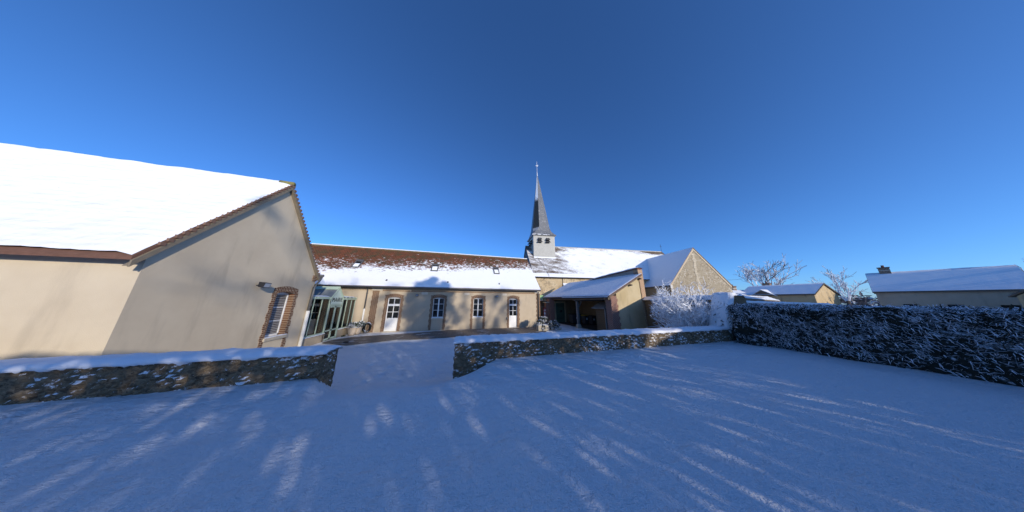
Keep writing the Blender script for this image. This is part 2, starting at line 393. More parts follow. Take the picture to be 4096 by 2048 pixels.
def mat_lawn():
    t = NT('ground_snow'); p = t.pos(); a = t.noise(t.scale(p, (1, 1.8, 1)), 1.1, 6, .62); b = t.noise(p, 9, 5, .65); c = t.noise(p, 45, 3)
    t.bump(t.math('ADD', t.math('MULTIPLY', a, 1.4), t.math('ADD', t.math('MULTIPLY', b, .40), t.math('MULTIPLY', c, .10))), 1., .26)
    tips = t.math('MULTIPLY', t.step(t.noise(t.scale(p, (1, 1.6, 1)), 16, 4, .7), .66, .74), t.math('MULTIPLY', t.step(t.noise(p, .7, 3), .48, .62), t.math('SUBTRACT', 1., t.step(t.sep(p)[1], 6., 6.6))))
    return t.fin(t.mix(t.math('MULTIPLY', tips, .55), t.mix(t.noise(p, .9, 4), (.86, .88, .90), (.93, .93, .93)), (.30, .27, .18)), .7, 0, .25)
o = g.build('ground', mat_lawn(), smooth=True, org=(0, 0, 0), fix=False); o['kind'] = 'structure'

def mat_paving():
    t = NT('paving'); p = t.pos(); q = t.n('TexBrick'); t.put(q.inputs['Vector'], p); q.inputs['Scale'].default_value = 1
    q.inputs['Brick Width'].default_value = .42; q.inputs['Row Height'].default_value = .28; q.inputs['Mortar Size'].default_value = .012
    n1 = t.noise(p, 5, 4); t.put(q.inputs['Color1'], t.mix(n1, (.17, .14, .115), (.23, .19, .15))); t.put(q.inputs['Color2'], t.mix(n1, (.21, .18, .14), (.15, .125, .10))); q.inputs['Mortar'].default_value = (.08, .065, .055, 1)
    f = t.noise(t.scale(p, (.45, 2.4, 1)), 1.6, 5, .6); y = t.sep(p)[1]
    far = t.step(t.math('ADD', y, t.math('MULTIPLY', t.noise(t.scale(p, (1, .2, 1)), 1.2, 3), .9)), 16.9, 17.15)
    f = t.step(f, .60, .66); col = t.mix(f, q.outputs[0], SNOWC)
    t.bump(t.math('ADD', q.outputs['Fac'], t.math('MULTIPLY', f, .8)), .3, .015); return t.fin(col, .75, 0, .3)
low = [(-7.4, 14.3), (-6.5, 13.75), (-5.7, 13.2), (-4.8, 13.65), (-3.6, 14.05), (-1.9, 14.2), (0, 14.35), (2.2, 14.4), (4.5, 14.2), (6.4, 14.5), (7.2, 14.9)]
upl = [(-7.4, 14.9), (-6.7, 16.0), (-5.7, 16.25), (-4.8, 16.35), (-3., 16.8), (-.5, 17.72), (1, 17.79), (3, 17.79), (5, 17.79), (6.9, 17.79), (7.9, 17.79)]
def lerp_curve(c, u):
    k = u * (len(c) - 1); i = min(int(k), len(c) - 2); f = k - i
    return (c[i][0] * (1 - f) + c[i + 1][0] * f, c[i][1] * (1 - f) + c[i + 1][1] * f)
def pv(u, v):
    a, b = lerp_curve(low, u), lerp_curve(upl, u)
    x = a[0] * (1 - v) + b[0] * v; y = a[1] * (1 - v) + b[1] * v
    if v == 0: y += .16 * nz(x * 2.3, 1.)
    if v == 1 and x < 0: y += .12 * nz(x * 2.7, 5.)
    return (x, y, .03)
g = MB(); g.grid(pv, 150, 10); o = g.build('pavement', mat_paving(), org=(0, 15, .03), fix=False); o['kind'] = 'structure'

# ------------------------------------------------------------------ rubble garden walls in front
M_flint = mat_rubble('flint_rubble', [(.07, .052, .036), (.27, .19, .11), (.12, .09, .06), (.42, .32, .20), (.17, .125, .08), (.31, .23, .14)], (.24, .18, .11), 12, .13, 1.5, .16, .3)
def rubble(parent, name, mat, x0, x1, yf, yb, zb, zt, res=.05, amp=.05):
    """front, back, end faces of a rubble wall; stones really stand out of the face. zb/zt may be functions of x"""
    zb_ = zb if callable(zb) else (lambda x: zb); zt_ = zt if callable(zt) else (lambda x: zt)
    def disp(x, y, z):
        d, _ = noise.voronoi(Vector((x * 6.5, y * 6.5, z * 9)))
        return amp * (min(.55, d[1] - d[0]) * 1.5 - .35) + .02 * nz(x * 2, z * 2, y) - .015
    m = MB(); L = x1 - x0; H = max(zt_(x0) - zb_(x0), zt_(x1) - zb_(x1)); nx, nz_ = int(L / res), int(H / res)
    m.grid(lambda u, v: ((x0 + L * u), yf - disp(x0 + L * u, yf, zb_(x0 + L * u) + (zt_(x0 + L * u) - zb_(x0 + L * u)) * v), zb_(x0 + L * u) + (zt_(x0 + L * u) - zb_(x0 + L * u)) * v), nx, nz_)
    m.grid(lambda u, v: ((x0 + L * u), yb + disp(x0 + L * u, yb, zb_(x0 + L * u) + (zt_(x0 + L * u) - zb_(x0 + L * u)) * v), zb_(x0 + L * u) + (zt_(x0 + L * u) - zb_(x0 + L * u)) * v), nx // 2, nz_ // 2)
    for xe, s in ((x0, -1), (x1, 1)):
        m.grid(lambda u, v: (xe + s * disp(xe, yf + (yb - yf) * u, zb_(xe) + (zt_(xe) - zb_(xe)) * v), yf + (yb - yf) * u, zb_(xe) + (zt_(xe) - zb_(xe)) * v), int((yb - yf) / res), nz_)
    m.grid(lambda u, v: (x0 + L * u, yf + (yb - yf) * v, zt_(x0 + L * u) - .005), nx // 2, 3)
    return m.build(name, mat, parent, fix=True)
fw = thing('garden_wall', 'long low flint rubble wall right of the opening, thick snow along its top', 'wall', (6, 6.5, 0))
rubble(fw, 'masonry', M_flint, 0.03, 12.5, 6.2, 6.8, -.1, 1.27, .034, .075)
m = MB(); snow_strip(m, (-.02, 6.17, 1.27), (12.45, 6.17, 1.27), .66, .10, 420, 1.); m.build('snow_cap', M_snow, fw, smooth=True, fix=False)
lw = thing('garden_wall', 'short low flint rubble wall left of the opening in front of the gabled house', 'wall', (-8, 6.0, 0))
rubble(lw, 'masonry', M_flint, -15.0, -2.85, 5.75, 6.28, .2, 1.27, .045, .08)
m = MB(); snow_strip(m, (-15.0, 5.72, 1.27), (-2.8, 5.72, 1.27), .6, .11, 400, 4.); m.build('snow_cap', M_snow, lw, smooth=True, fix=False)

# raking end of the wall where it climbs to the tall one, and the tall wall at the back
M_rub2 = mat_rubble('courtyard_rubble', [(.10, .075, .05), (.20, .15, .09), (.14, .10, .06), (.26, .20, .12)], (.22, .16, .09), 7, .0, 1.5)
rw = thing('raking_wall', 'steep raking end of the rubble wall buried under snow, between frosted shrub and hedge', 'wall', (13, 6.6, 0))
m = MB(); pr = [(12.42, 0), (12.42, 1.25), (13.22, 2.86), (14.2, 2.8), (14.2, 0)]
m.solid([(x, 6.98, z) for x, z in pr], [(x, 6.22, z) for x, z in pr]); m.build('masonry', M_rub2, rw)
def rk(u, v):
    prf = [(12.30, 1.22), (12.42, 1.40), (12.75, 2.05), (13.0, 2.56), (13.2, 2.96), (13.5, 3.0), (13.9, 2.96), (14.3, 2.86)]
    x, z = lerp_curve(prf, u); y = 6.16 + .88 * v; e = min(v, 1 - v)
    z += -.16 * (1 - min(1, e * 5)) ** 2 + .06 * nz(x * 4, y * 4, z * 4) + .04 * nz(x * 9, y * 9, z * 9)
    return (x - (.05 if .1 < v < .9 else -.02) + .03 * nz(x * 6, y * 6), y, z)
m = MB(); m.grid(rk, 34, 14); m.build('snow_cap', M_snowsoft, rw, smooth=True, fix=False)
BK = Frame((15.05, 12.6, 0), (13.45 - 15.05, 6.9 - 12.6, 0), (5.7, -1.6, 0)); BL = 5.92
bw = thing('courtyard_wall', 'tall ochre rubble wall behind the frosted shrub, snow on its coping', 'wall', (14.3, 9.8, 0))
m = MB(BK); m.box(0, BL, 0, .4, 0, 2.56); m.build('masonry', mat_rubble('ochre_rubble', [(.16, .105, .06), (.30, .20, .11), (.22, .14, .08), (.36, .25, .14)], (.27, .18, .10), 8, 0, 1.6), bw)
m = MB(BK); m.solid([(0, -.14, 2.57), (BL, -.14, 2.57), (BL, .5, 2.57), (0, .5, 2.57)], [(0, -.12, 2.62), (BL, -.12, 2.62), (BL, .48, 2.62), (0, .48, 2.62)]); m.build('coping', M_wood, bw)
m = MB(BK); m.grid(lambda u, v: (BL * u, -.16 + .7 * v, 2.62 + [0, .09, .2, .27, .27, .12, 0][round(v * 6)] + .015 * nz(u * 20, v * 4)), 50, 6); m.build('snow_cap', M_snow, bw, smooth=True, fix=False)

# ------------------------------------------------------------------ the long town hall range
FAC = Frame((0, 17.8, 0), (1, 0, 0), (0, 1, 0))
th = thing('town_hall', 'long low rendered building with brick trims under a half snowed tile roof', 'building', (-1, 20, 0))
D0, W0, D1, W1, W2, D2 = (-10.55, -9.68), (-9.0, -8.2), (-5.45, -4.5), (-2.0, -1.08), (1.4, 2.31), (4.76, 5.6)
WT = 2.70
m = MB(FAC)
wall_holes(m, -13.2, 7.93, 0, 3.24, [(D0[0], D0[1], 0.03, 2.6), (D1[0], D1[1], .03, WT), (W1[0], W1[1], .95, WT), (W2[0], W2[1], .95, WT), (D2[0], D2[1], .03, WT)], 0, .3)
m.poly([(7.93, 0, 0), (7.93, 6.6, 0), (7.93, 6.6, 3.4), (7.93, 3.2, 6.95), (7.93, 0, 3.4)]); m.poly([(-13.2, 6.6, 0), (7.93, 6.6, 0), (7.93, 6.6, 3.5), (-13.2, 6.6, 3.5)])
m.poly([(-13.2, 0.3, 3.24), (7.93, 0.3, 3.24), (7.93, 0.3, 3.5), (-13.2, 0.3, 3.5)])
m.build('wall', M_beige, th, fix=False)
M_corn = (mat_brick('brick_cornice', (1, 0, 0), True, c1=(.46, .33, .19), c2=(.34, .21, .12), mortar=(.55, .46, .33), Hh=.085, L=.25, ms=.02))
for a, b in ((-13.2, -6.66), (-5.9, 7.38)): m = MB(FAC); m.box(a, b, -.06, .3, 3.245, 3.46); m.build('brick_cornice', M_corn, th)
m = MB(FAC); m.box(-5.9, 7.38, -.025, .0, 3.17, 3.24); m.build('brick_cornice_base', mat_brick('brick_trim', (1, 0, 0), c1=(.34, .15, .08), L=.24, Hh=.085), th)
for a, b in ((-6.66, -5.9), (7.38, 7.95)): m = MB(FAC); m.box(a, b, -.065, .3, 3.2, 3.46); m.build('stone_corbel', M_stone, th, bevel=.02)
for a, b in ((-2.98, -2.49), (.58, 1.04), (4.1, 4.51)):
    m = MB(FAC); m.box(a, b, -.004, .0, 2.95, 3.15); m.build('bare_plaster_patch', M_stone, th)
m = MB(FAC)
for k in range(16): wv = .03 if k % 2 else 0; m.box(-6.56 - wv, -6.14 + wv, -.035, 0.02, .03 + k * .198, .03 + (k + 1) * .198)
m.build('brick_pier', M_brick, th)
m = MB(FAC)
for k in range(16): wv = .05 if k % 2 else 0; m.box(7.60 - wv, 7.95, -.03, .2, .03 + k * .198, .03 + (k + 1) * .198)
m.build('brick_quoin', M_brick, th)
for (a, b) in (D1, W1, W2, D2): surround(FAC, th, a, b, 0, WT, M_brick, M_brickV)
for a, b in ((-9.66, -9.4), (-9.02, -8.62), (-10.8, -10.57)): m = MB(FAC); m.box(a, b, -.03, .02, .03, 2.6); m.build('brick_pier', M_brick, th)
half_glazed_door(FAC, th, *D0, .03, 2.6, trans=(1.95, 2.1))
half_glazed_door(FAC, th, *D1, .03, WT - .0, trans=(1.99, 2.15)); half_glazed_door(FAC, th, *D2, .03, WT - .0, trans=(2.01, 2.17), panel=1.1)
casement(FAC, th, *W1, 1.04, WT - .0); casement(FAC, th, *W2, 1.04, WT - .0)
for D in (D1, D2): m = MB(FAC); m.box(D[0] - .05, D[1] + .05, -.12, .1, .0, .055); m.build('doorstep', M_conc, th)
m = MB(FAC); m.box(-13.2, 7.93, .3, 6.5, -.02, .02); m.build('inner_floor', M_wood, th)
# roof: eave y=17.35 z=3.56, ridge y=21.05 z=7.38, valley against the left wing
EY, EZ, RY, RZ = 17.33, 3.55, 21.05, 7.38; WX = -9.5
M_throof = mat_tile_roof('clay_tiles_snow', (1, 0, 0), 5.75, .06, .75, lim=(-.15, .25))
def on_roof(x, s, off=0.):
    n = Vector((0, -(RZ - EZ), RY - EY)).normalized(); p = Vector((x, EY + (RY - EY) * s, EZ + (RZ - EZ) * s)) + n * off; return p
m = MB()
def rf(u, v):
    s = v; xl = WX - (RY - EY) * s * 1.0 * (4.0 / 3.72); x = xl + (7.86 - xl) * u
    p = on_roof(x, s, .012 * nz(x * 1.2, s * 4) + .006 * nz(x * 4, s * 14)); return p
m.grid(rf, 120, 24)
m.build('roof', M_throof, th, fix=False)
m = MB(); m.poly([(-13.4, RY + 3.8, EZ), (7.86, RY + 3.8, EZ), (7.86, RY, RZ), (-13.4, RY, RZ)])
m.poly([(7.86, EY, EZ - .1), (7.86, RY, RZ - .1), (7.86, RY, RZ), (7.86, EY, EZ)]); m.poly([(7.86, RY, RZ - .1), (7.86, RY + 3.8, EZ - .1), (7.86, RY + 3.8, EZ), (7.86, RY, RZ)])
m.poly([(WX, EY, EZ - .04), (7.86, EY, EZ - .04), (7.86, EY + .5, EZ - .02), (WX, EY + .5, EZ - .02)]); m.poly([(WX, EY, EZ - .04), (7.86, EY, EZ - .04), (7.86, EY, EZ), (WX, EY, EZ)]); m.build('roof_back', flat('clay_edge', (.16, .07, .045), .9, var=.3), th, fix=False)
rt = MB(); sn = MB(); x = -13.3
while x < 7.7:
    rt.tube([(x, RY, RZ + .0), (x + .36, RY, RZ + .0)], [.10, .085], 8); rt.tube([(x + .34, RY, RZ + .0), (x + .39, RY, RZ + .0)], .115, 8)
    sn.grid(lambda u, v: (x + .37 * u, RY - .15 + .25 * v, RZ + .03 + .11 * math.sin(PI * v) + .01 * nz(x * 3, u, v)), 3, 4); x += .37
rg = rt.build('ridge', flat('mossy_ridge', (.16, .12, .06), .95, var=.4, sc=4), th); sn.build('ridge_snow', M_snow, rg, smooth=True, fix=False)
m = MB(); m.tube([(WX + .02, EY - .05, EZ - .085), (7.84, EY - .05, EZ - .085)], .062, 10); m.build('gutter', M_zinc, th, smooth=True)
# skylights
for i, (x, wd) in enumerate(((-8.62, .46), (-2.3, .52), (3.7, .48))):
    s0, s1 = .41, .60
    m = MB(); a, b = x - wd / 2, x + wd / 2
    def rbox(x0, x1, t0, t1, h0, h1): m.solid([on_roof(x0, t0, h0), on_roof(x1, t0, h0), on_roof(x1, t1, h0), on_roof(x0, t1, h0)], [on_roof(x0, t0, h1), on_roof(x1, t0, h1), on_roof(x1, t1, h1), on_roof(x0, t1, h1)])
    rbox(a - .05, a + .03, s0, s1, -.02, .09); rbox(b - .03, b + .05, s0, s1, -.02, .09); rbox(a + .03, b - .03, s0, s0 + .015, -.02, .08); rbox(a - .05, b + .05, s1 - .03, s1 + .012, -.02, .11)
    sk = m.build('skylight', M_zinc, th)
    m = MB(); m.poly([on_roof(a + .03, s0 + .015, .04), on_roof(b - .03, s0 + .015, .04), on_roof(b - .03, s1 - .03, .04), on_roof(a + .03, s1 - .03, .04)]); m.build('pane', M_pane, sk, fix=False)
    m = MB(); t1 = s1 - (.075 if i == 0 else .05)
    m.grid(lambda u, v: on_roof(a + .035 + (b - a - .07) * u, s0 + .018 + (t1 - s0 - .02 - .02 * abs(nz(u * 5, x))) * v, .045 + .03 * math.sin(PI * v) ** .5), 8, 8); m.build('snow_patch', M_snow, sk, smooth=True, fix=False)
for x in (-5.75, -.93, 3.76):
    m = MB(); m.slab([on_roof(x - .07, .115, .02), on_roof(x + .07, .115, .02), on_roof(x + .05, .14, .07), on_roof(x - .05, .14, .07)], (0, .05, -.05)); m.build('tile_vent', M_zinc, th)
# left wing (eave runs towards the gabled house)
m = MB(); m.poly([(WX, 12.6, EZ), (WX, EY, EZ), (-13.5, RY, RZ), (-13.5, 12.6, RZ)]); m.build('wing_roof', M_snow, th, fix=False)
m = MB(); m.box(-11.1, -10.9, 12.6, 17.79, 0, 3.5); m.build('wing_wall', M_beige, th)
m = MB(); m.box(-10.9, WX, 12.6, 17.4, 3.42, 3.5); m.build('wing_soffit', M_wood, th)
m = MB(); m.tube([(WX + .05, 12.6, EZ - .07), (WX + .05, EY, EZ - .07)], .062, 10); m.build('wing_gutter', M_zinc, th, smooth=True)
def downpipe(parent, pts, zj, r=.05, m1=None):
    a = [p for p in pts if p[2] > zj]; last = pts[-1]
    m = MB(); m.tube(a + [(last[0], last[1], zj)], r, 10); d = m.build('downpipe', m1 or M_zinc, parent, smooth=True)
    m = MB(); m.tube([(last[0], last[1], zj + .04), last], r * 1.25, 10); m.build('lower_pipe', M_pvc, d, smooth=True)
    for z in (zj + .05, zj + 1.2, zj - .9): m = MB(); m.tube([(last[0], last[1], z), (last[0], last[1], z + .03)], r * 1.45, 10); m.build('bracket', M_zinc, d)
    return d
downpipe(th, [(-6.93, 17.35, 3.45), (-6.93, 17.6, 3.36), (-6.93, 17.72, 3.2), (-6.93, 17.72, .02)], 1.76)
m = MB(); m.tube([(7.74, 17.4, 3.45), (7.74, 17.68, 3.25), (7.74, 17.68, .05)], .045, 10); m.build('downpipe', M_zinc, th, smooth=True)

def floodlight(fr, x, z, label, tilt=.3, s=1.):
    t = thing('wall_light', label, 'lamp', fr((x, 0, z)), 'small black floodlights on the walls')
    m = MB(fr); c = (x, -.16 * s, z); a = .09 * s
    m.solid([(x - a, -.10 * s, z - .06 * s), (x + a, -.10 * s, z - .06 * s), (x + a, -.10 * s, z + .08 * s), (x - a, -.10 * s, z + .08 * s)],
            [(x - a * 1.15, -.22 * s, z - .09 * s), (x + a * 1.15, -.22 * s, z - .09 * s), (x + a * 1.15, -.25 * s, z + .055 * s), (x - a * 1.15, -.25 * s, z + .055 * s)])
    m.build('housing', M_darkmetal, t, bevel=.006)
    m = MB(fr); m.poly([(x - a, -.224 * s, z - .07 * s), (x + a, -.224 * s, z - .07 * s), (x + a, -.251 * s, z + .04 * s), (x - a, -.251 * s, z + .04 * s)]); m.build('lens', flat('lamp_lens', (.35, .38, .42), .2), t, fix=False)
    m = MB(fr); m.tube([(x, 0, z - .03), (x, -.1 * s, z)], .02, 6); m.build('bracket', M_darkmetal, t); return t
floodlight(FAC, -3.27, 2.88, 'small dark floodlight on the render between the left door and the first window'); floodlight(FAC, 3.55, 2.88, 'small dark floodlight between the second window and the right door')
m = MB(FAC); m.box(4.5, 4.62, -.09, 0, .78, .97); tag(m.build('letter_box', M_zinc, None, bevel=.01), 'small grey box on the brick jamb left of the right-hand white door', 'letter box')
m = MB(FAC); m.box(-3.87, -3.8, -.06, 0, 3.2, 3.26); m.tube([(-3.83, -.05, 3.23), (-3.83, -.11, 3.2)], .02, 8); tag(m.build('security_camera', M_white, None), 'tiny white sensor under the brick cornice right of the left door', 'sensor')

# ------------------------------------------------------------------ gabled house on the left
GAB = Frame((-7.5, 0, 0), (0, 1, 0), (-1, 0, 0))
gh = thing('gabled_house', 'tall beige rendered house end with brick framed shuttered window, far left', 'house', (-12, 9.8, 0))
GP, GL, GR, GE, GT = 9.8, 6.85, 12.75, 3.72, 7.35
gw = (10.66, 11.62, .92, 2.80)
m = MB(GAB); wall_holes(m, GL, GR, 0, GE - .3, [gw], 0, .3); m.poly([(GL, 0, GE - .3), (GR, 0, GE - .3), (GR, 0, GE), (GP, 0, GT), (GL, 0, GE)])
m.poly([(GL, .3, 0), (GL, 12, 0), (GL, 12, GE), (GL, .3, GE)]); m.poly([(GR, .3, 0), (GR, 12, 0), (GR, 12, GE), (GR, .3, GE)]); m.poly([(GL, 0, GE - .3), (GL, .3, GE - .3), (GL, .3, GE), (GL, 0, GE)]); m.poly([(GR, 0, GE - .3), (GR, .3, GE - .3), (GR, .3, GE), (GR, 0, GE)]); m.poly([(GL, 12, 0), (GR, 12, 0), (GR, 12, GE), (GP, 12, GT), (GL, 12, GE)])
m.build('wall', M_beige2, gh, fix=False)
surround(GAB, gh, gw[0], gw[1], 0, gw[3], M_brickY, M_brickVY, jw=.17, rise=.09, arch=.24, reveal=.2, floor=.2)
gwn = MB(GAB); t = .06
for a, b, c, d in ((gw[0], gw[0] + t, gw[2], gw[3]), (gw[1] - t, gw[1], gw[2], gw[3]), (gw[0], gw[1], gw[2], gw[2] + .08), (gw[0], gw[1], gw[3] - .12, gw[3]), (gw[0] + t, gw[0] + .12, gw[2], gw[3])): gwn.box(a, b, .2, .27, c, d)
for z in (1.55, 2.12): gwn.box(gw[0] + .12, gw[1] - t, .215, .25, z - .015, z + .015)
gwn = gwn.build('window', M_white, gh)
m = MB(GAB); m.poly([(gw[0] + t, .235, gw[2]), (gw[1] - t, .235, gw[2]), (gw[1] - t, .235, gw[3]), (gw[0] + t, .235, gw[3])]); m.build('pane', M_pane, gwn, fix=False)
m = MB(GAB); z = gw[2] + .1
while z < gw[3] - .15: m.slab([(gw[0] + .12, .222, z), (gw[1] - t, .222, z), (gw[1] - t, .232, z + .05), (gw[0] + .12, .232, z + .05)], (0, .004, 0)); z += .075
m.build('shutter_slats', flat('shutter', (.26, .25, .24), .6), gwn)
m = MB(GAB); m.box(gw[0] - .04, gw[1] + .12, -.07, .2, gw[2] - .14, gw[2] - .01); m.build('sill', M_conc, gwn, bevel=.01)
m = MB(GAB); m.grid(lambda u, v: (gw[0] - .02 + (gw[1] - gw[0] + .12) * u, -.075 + .2 * v, gw[2] - .01 + .03 * math.sin(PI * v) + .006 * nz(u * 8, v)), 12, 4); m.build('sill_snow', M_snow, gwn, smooth=True, fix=False)
OV = -.09                                        # roof overhang beyond the gable
sl_ = (GT - GE) / (GR - GP)
def gpt(y, x, h=0.): d = abs(y - GP); return (y, x, GT + .10 - sl_ * d + h)
def gsnow(u, v):
    y = GP - (GP - (GL - .3)) * v; xx = OV + .02 + (12 - OV) * u; e = .5 + .5 * min(1, xx * 6) if u < .05 else 1
    return gpt(y, xx, .10 * e + .035 * nz(xx * 1.5, y * 1.5) + .02 * nz(xx * 6, y * 6))
m = MB(GAB); m.slab([gpt(GP, OV), gpt(GP, 12), gpt(GL - .3, 12), gpt(GL - .3, OV)], (0, 0, -.09)); m.slab([gpt(GP, OV), gpt(GR + .15, OV), gpt(GR + .15, 12), gpt(GP, 12)], (0, 0, -.09))
m.build('roof', flat('clay_edge_dark', (.15, .075, .05), .9, var=.35, sc=10), gh)
def mat_roofsnow():
    t = NT('roof_snow'); p = t.pos(); z = t.sep(p)[2]; w_ = t.n('TexWave', wave_type='BANDS', bands_direction='Z'); t.put(w_.inputs['Vector'], p); w_.inputs['Scale'].default_value = 1.6; w_.inputs['Distortion'].default_value = 1.2; w_.inputs['Detail'].default_value = 3
    n1 = t.noise(p, 2.2, 5, .6); t.bump(t.math('ADD', t.math('MULTIPLY', w_.outputs['Fac'], .10), n1), .9, .07)
    bare = t.step(t.noise(t.scale(p, (1.2, 1.2, 3)), 3.5, 5, .7), .69, .73)
    return t.fin(t.mix(bare, t.mix(n1, (.80, .82, .86), (.9, .9, .9)), (.16, .08, .05)), .8, 0, .2)
m = MB(GAB); m.grid(gsnow, 90, 24); m.build('roof_snow', mat_roofsnow(), gh, smooth=True, fix=False)
m = MB(GAB); m.grid(lambda u, v: gpt(GP + (GR + .13 - GP) * v, OV + .02 + 12 * u, .03 + .02 * nz(u * 90, v * 30)), 60, 14); m.build('roof_snow', M_snow, gh, smooth=True, fix=False)
m = MB(GAB); m.slab([gpt(GP, OV - .03, -.10), gpt(GL - .3, OV - .03, -.10), gpt(GL - .3, OV - .03, -.26), gpt(GP, OV - .03, -.26)], (0, .035, 0)); m.slab([gpt(GP, OV - .03, -.10), gpt(GR + .12, OV - .03, -.10), gpt(GR + .12, OV - .03, -.24), gpt(GP, OV - .03, -.24)], (0, .035, 0))
m.slab([gpt(GP, OV, -.24), gpt(GL - .3, OV, -.24), gpt(GL - .3, 0, -.24), gpt(GP, 0, -.24)], (0, 0, .02)); m.slab([gpt(GP, OV, -.22), gpt(GR + .1, OV, -.22), gpt(GR + .1, 0, -.22), gpt(GP, 0, -.22)], (0, 0, .02))
m.build('bargeboard', flat('barge_wood', (.20, .165, .115), .8, var=.25), gh)
m = MB(GAB)
for s in (-1, 1):
    L = (GR - GP) * 1.0; k = 0
    while k * .11 < L:
        y = GP + s * (k * .11 + .05); p = gpt(y, OV - .02, .0); m.slab([(y - .05, OV - .04, p[2] - .07), (y + .05, OV - .04, p[2] - .07), (y + .05, OV - .04, p[2] + .02), (y - .05, OV - .04, p[2] + .02)], (0, .05, 0)); k += 1
m.build('verge_tiles', flat('verge_tile', (.19, .11, .075), .85, var=.3, sc=8), gh)
m = MB(GAB); m.tube([(GP, OV - .03, GT + .11), (GP, .35, GT + .13)], [.11, .10], 8); m.build('ridge_tile', flat('moss_tile', (.22, .20, .07), .95, var=.3), gh, smooth=True)
m = MB(GAB); m.box(12.5, 12.75, -.05, .1, 3.42, 3.72); m.build('brick_corbel', M_brickY, gh)
dp = MB(); dp.tube([(-7.38, 12.98, 3.72), (-7.38, 12.86, 3.5), (-7.4, 12.62, 3.1), (-7.41, 12.62, 1.85)], .06, 10); d_ = dp.build('downpipe', M_zinc, gh, smooth=True)
m = MB(); m.tube([(-7.41, 12.62, 1.9), (-7.41, 12.62, 0)], .075, 10); m.build('lower_pipe', M_pvc, d_, smooth=True)
m = MB(); m.tube([(-7.3, 12.95, 3.76), (-9.3, 12.95, 3.76)], .07, 10); m.build('gutter', M_zinc, gh, smooth=True)
floodlight(GAB, 9.72, 3.02, 'larger dark floodlight high on the gabled house, left of its brick framed window', s=1.35)

# ------------------------------------------------------------------ glazed entrance porch
VP = Frame((-7.6, 0, 0), (0, 1, 0), (-1, 0, 0))
vp = thing('glazed_porch', 'sage green glazed entrance porch with a small pointed gable in the corner', 'porch', (-9, 15.3, 0))
for a, b, z in ((12.76, 14.76, .46), (16.06, 17.79, .5)): m = MB(VP); m.box(a, b, 0, .2, 0, z); m.build('low_wall', M_beige, vp)
for a, b, z in ((12.78, 14.76, .46), (16.06, 17.75, .5)):
    m = MB(VP); m.grid(lambda u, v: (a + (b - a) * u, -.05 + .14 * v, z + .035 * math.sin(PI * v) + .006 * nz(u * 9, v)), 16, 4)
    m.build('ledge_snow', M_snow, vp, smooth=True, fix=False)
fm = MB(VP)
def bar(y0, y1, z0, z1, d0=0.02, d1=.08): fm.box(y0, y1, d0, d1, z0, z1)
bar(12.78, 14.66, 2.50, 2.62, -.02, .1); bar(15.98, 17.79, 2.46, 2.57, -.02, .1); bar(12.78, 14.7, .50, .56); bar(16.06, 17.75, .52, .58)
for y in (12.80, 13.27, 13.93): bar(y, y + .045, .5, 2.5)
for y in (16.57, 17.2, 17.73): bar(y, y + .04, .52, 2.47)
bar(14.62, 14.70, 0, 2.5, 0, .1); bar(16.0, 16.08, 0, 2.5, 0, .1); bar(14.70, 16.0, 2.08, 2.20, 0, .09)
fr_ = fm.build('frame', M_sage, vp)
for a, b, c in ((12.8, 14.66, 2.5), (16.06, 17.78, 2.47)): gl = MB(VP); gl.poly([(a, .05, .51), (b, .05, .51), (b, .05, c), (a, .05, c)]); gl.build('glazing', M_clear, vp, fix=False)
dm = MB(VP)
for a, b in ((14.70, 15.34), (15.36, 16.0)):
    for q in ((a, a + .06, .04, 2.07), (b - .06, b, .04, 2.07), (a, b, .04, .14), (a, b, .55, .63), (a, b, 1.98, 2.07)): dm.box(q[0], q[1], .015, .06, q[2], q[3])
dr = dm.build('door', M_sage, vp)
m = MB(VP); m.poly([(14.74, .04, .1), (15.96, .04, .1), (15.96, .04, 2.0), (14.74, .04, 2.0)]); m.build('pane', M_clear, dr, fix=False)
m = MB(VP); m.tube([(15.30, -.03, 1.02), (15.18, -.03, 1.02)], .012, 6); m.tube([(15.30, .02, 1.02), (15.30, -.03, 1.02)], .012, 6); m.build('handle', M_zinc, dr)
AP, AZ = 15.31, 3.27
m = MB(VP); m.solid([(14.64, .06, 2.2), (16.02, .06, 2.2), (16.02, .06, 2.55), (AP, .06, AZ - .05), (14.6, .06, 2.55)], [(14.64, .0, 2.2), (16.02, .0, 2.2), (16.02, .0, 2.55), (AP, .0, AZ - .05), (14.6, .0, 2.55)]); sg = m.build('sign_panel', M_sagepanel, vp)
m = MB(VP)
for s, e in ((-1, 14.56), (1, 16.06)):
    m.solid([(AP, -.04, AZ), (e, -.04, 2.53), (e, -.04, 2.45), (AP, -.04, AZ - .1)], [(AP, .1, AZ), (e, .1, 2.53), (e, .1, 2.45), (AP, .1, AZ - .1)])
m.build('gable_trim', M_sage, vp)
tc = bpy.data.curves.new('lettering', 'FONT'); tc.body = 'MAIRIE'; tc.size = .36; tc.align_x = 'CENTER'; tc.extrude = .004; tc.space_character = 1.14
to = bpy.data.objects.new('tmp_text', tc); COL.objects.link(to); dg = bpy.context.evaluated_depsgraph_get(); dg.update()
tm = bpy.data.meshes.new_from_object(to.evaluated_get(dg)); bpy.data.objects.remove(to)
xs_ = [v.co.x for v in tm.vertices]; ys_ = [v.co.y for v in tm.vertices]; sx_ = 1.1 / (max(xs_) - min(xs_)); sy_ = .255 / (max(ys_) - min(ys_))
for v in tm.vertices:
    p = VP((AP + .05 + (v.co.x - (max(xs_) + min(xs_)) / 2) * sx_, -.006 - v.co.z, 2.335 + (v.co.y - min(ys_)) * sy_)); v.co = p - vp.location
import bmesh
bmx = bmesh.new(); bmx.from_mesh(tm)
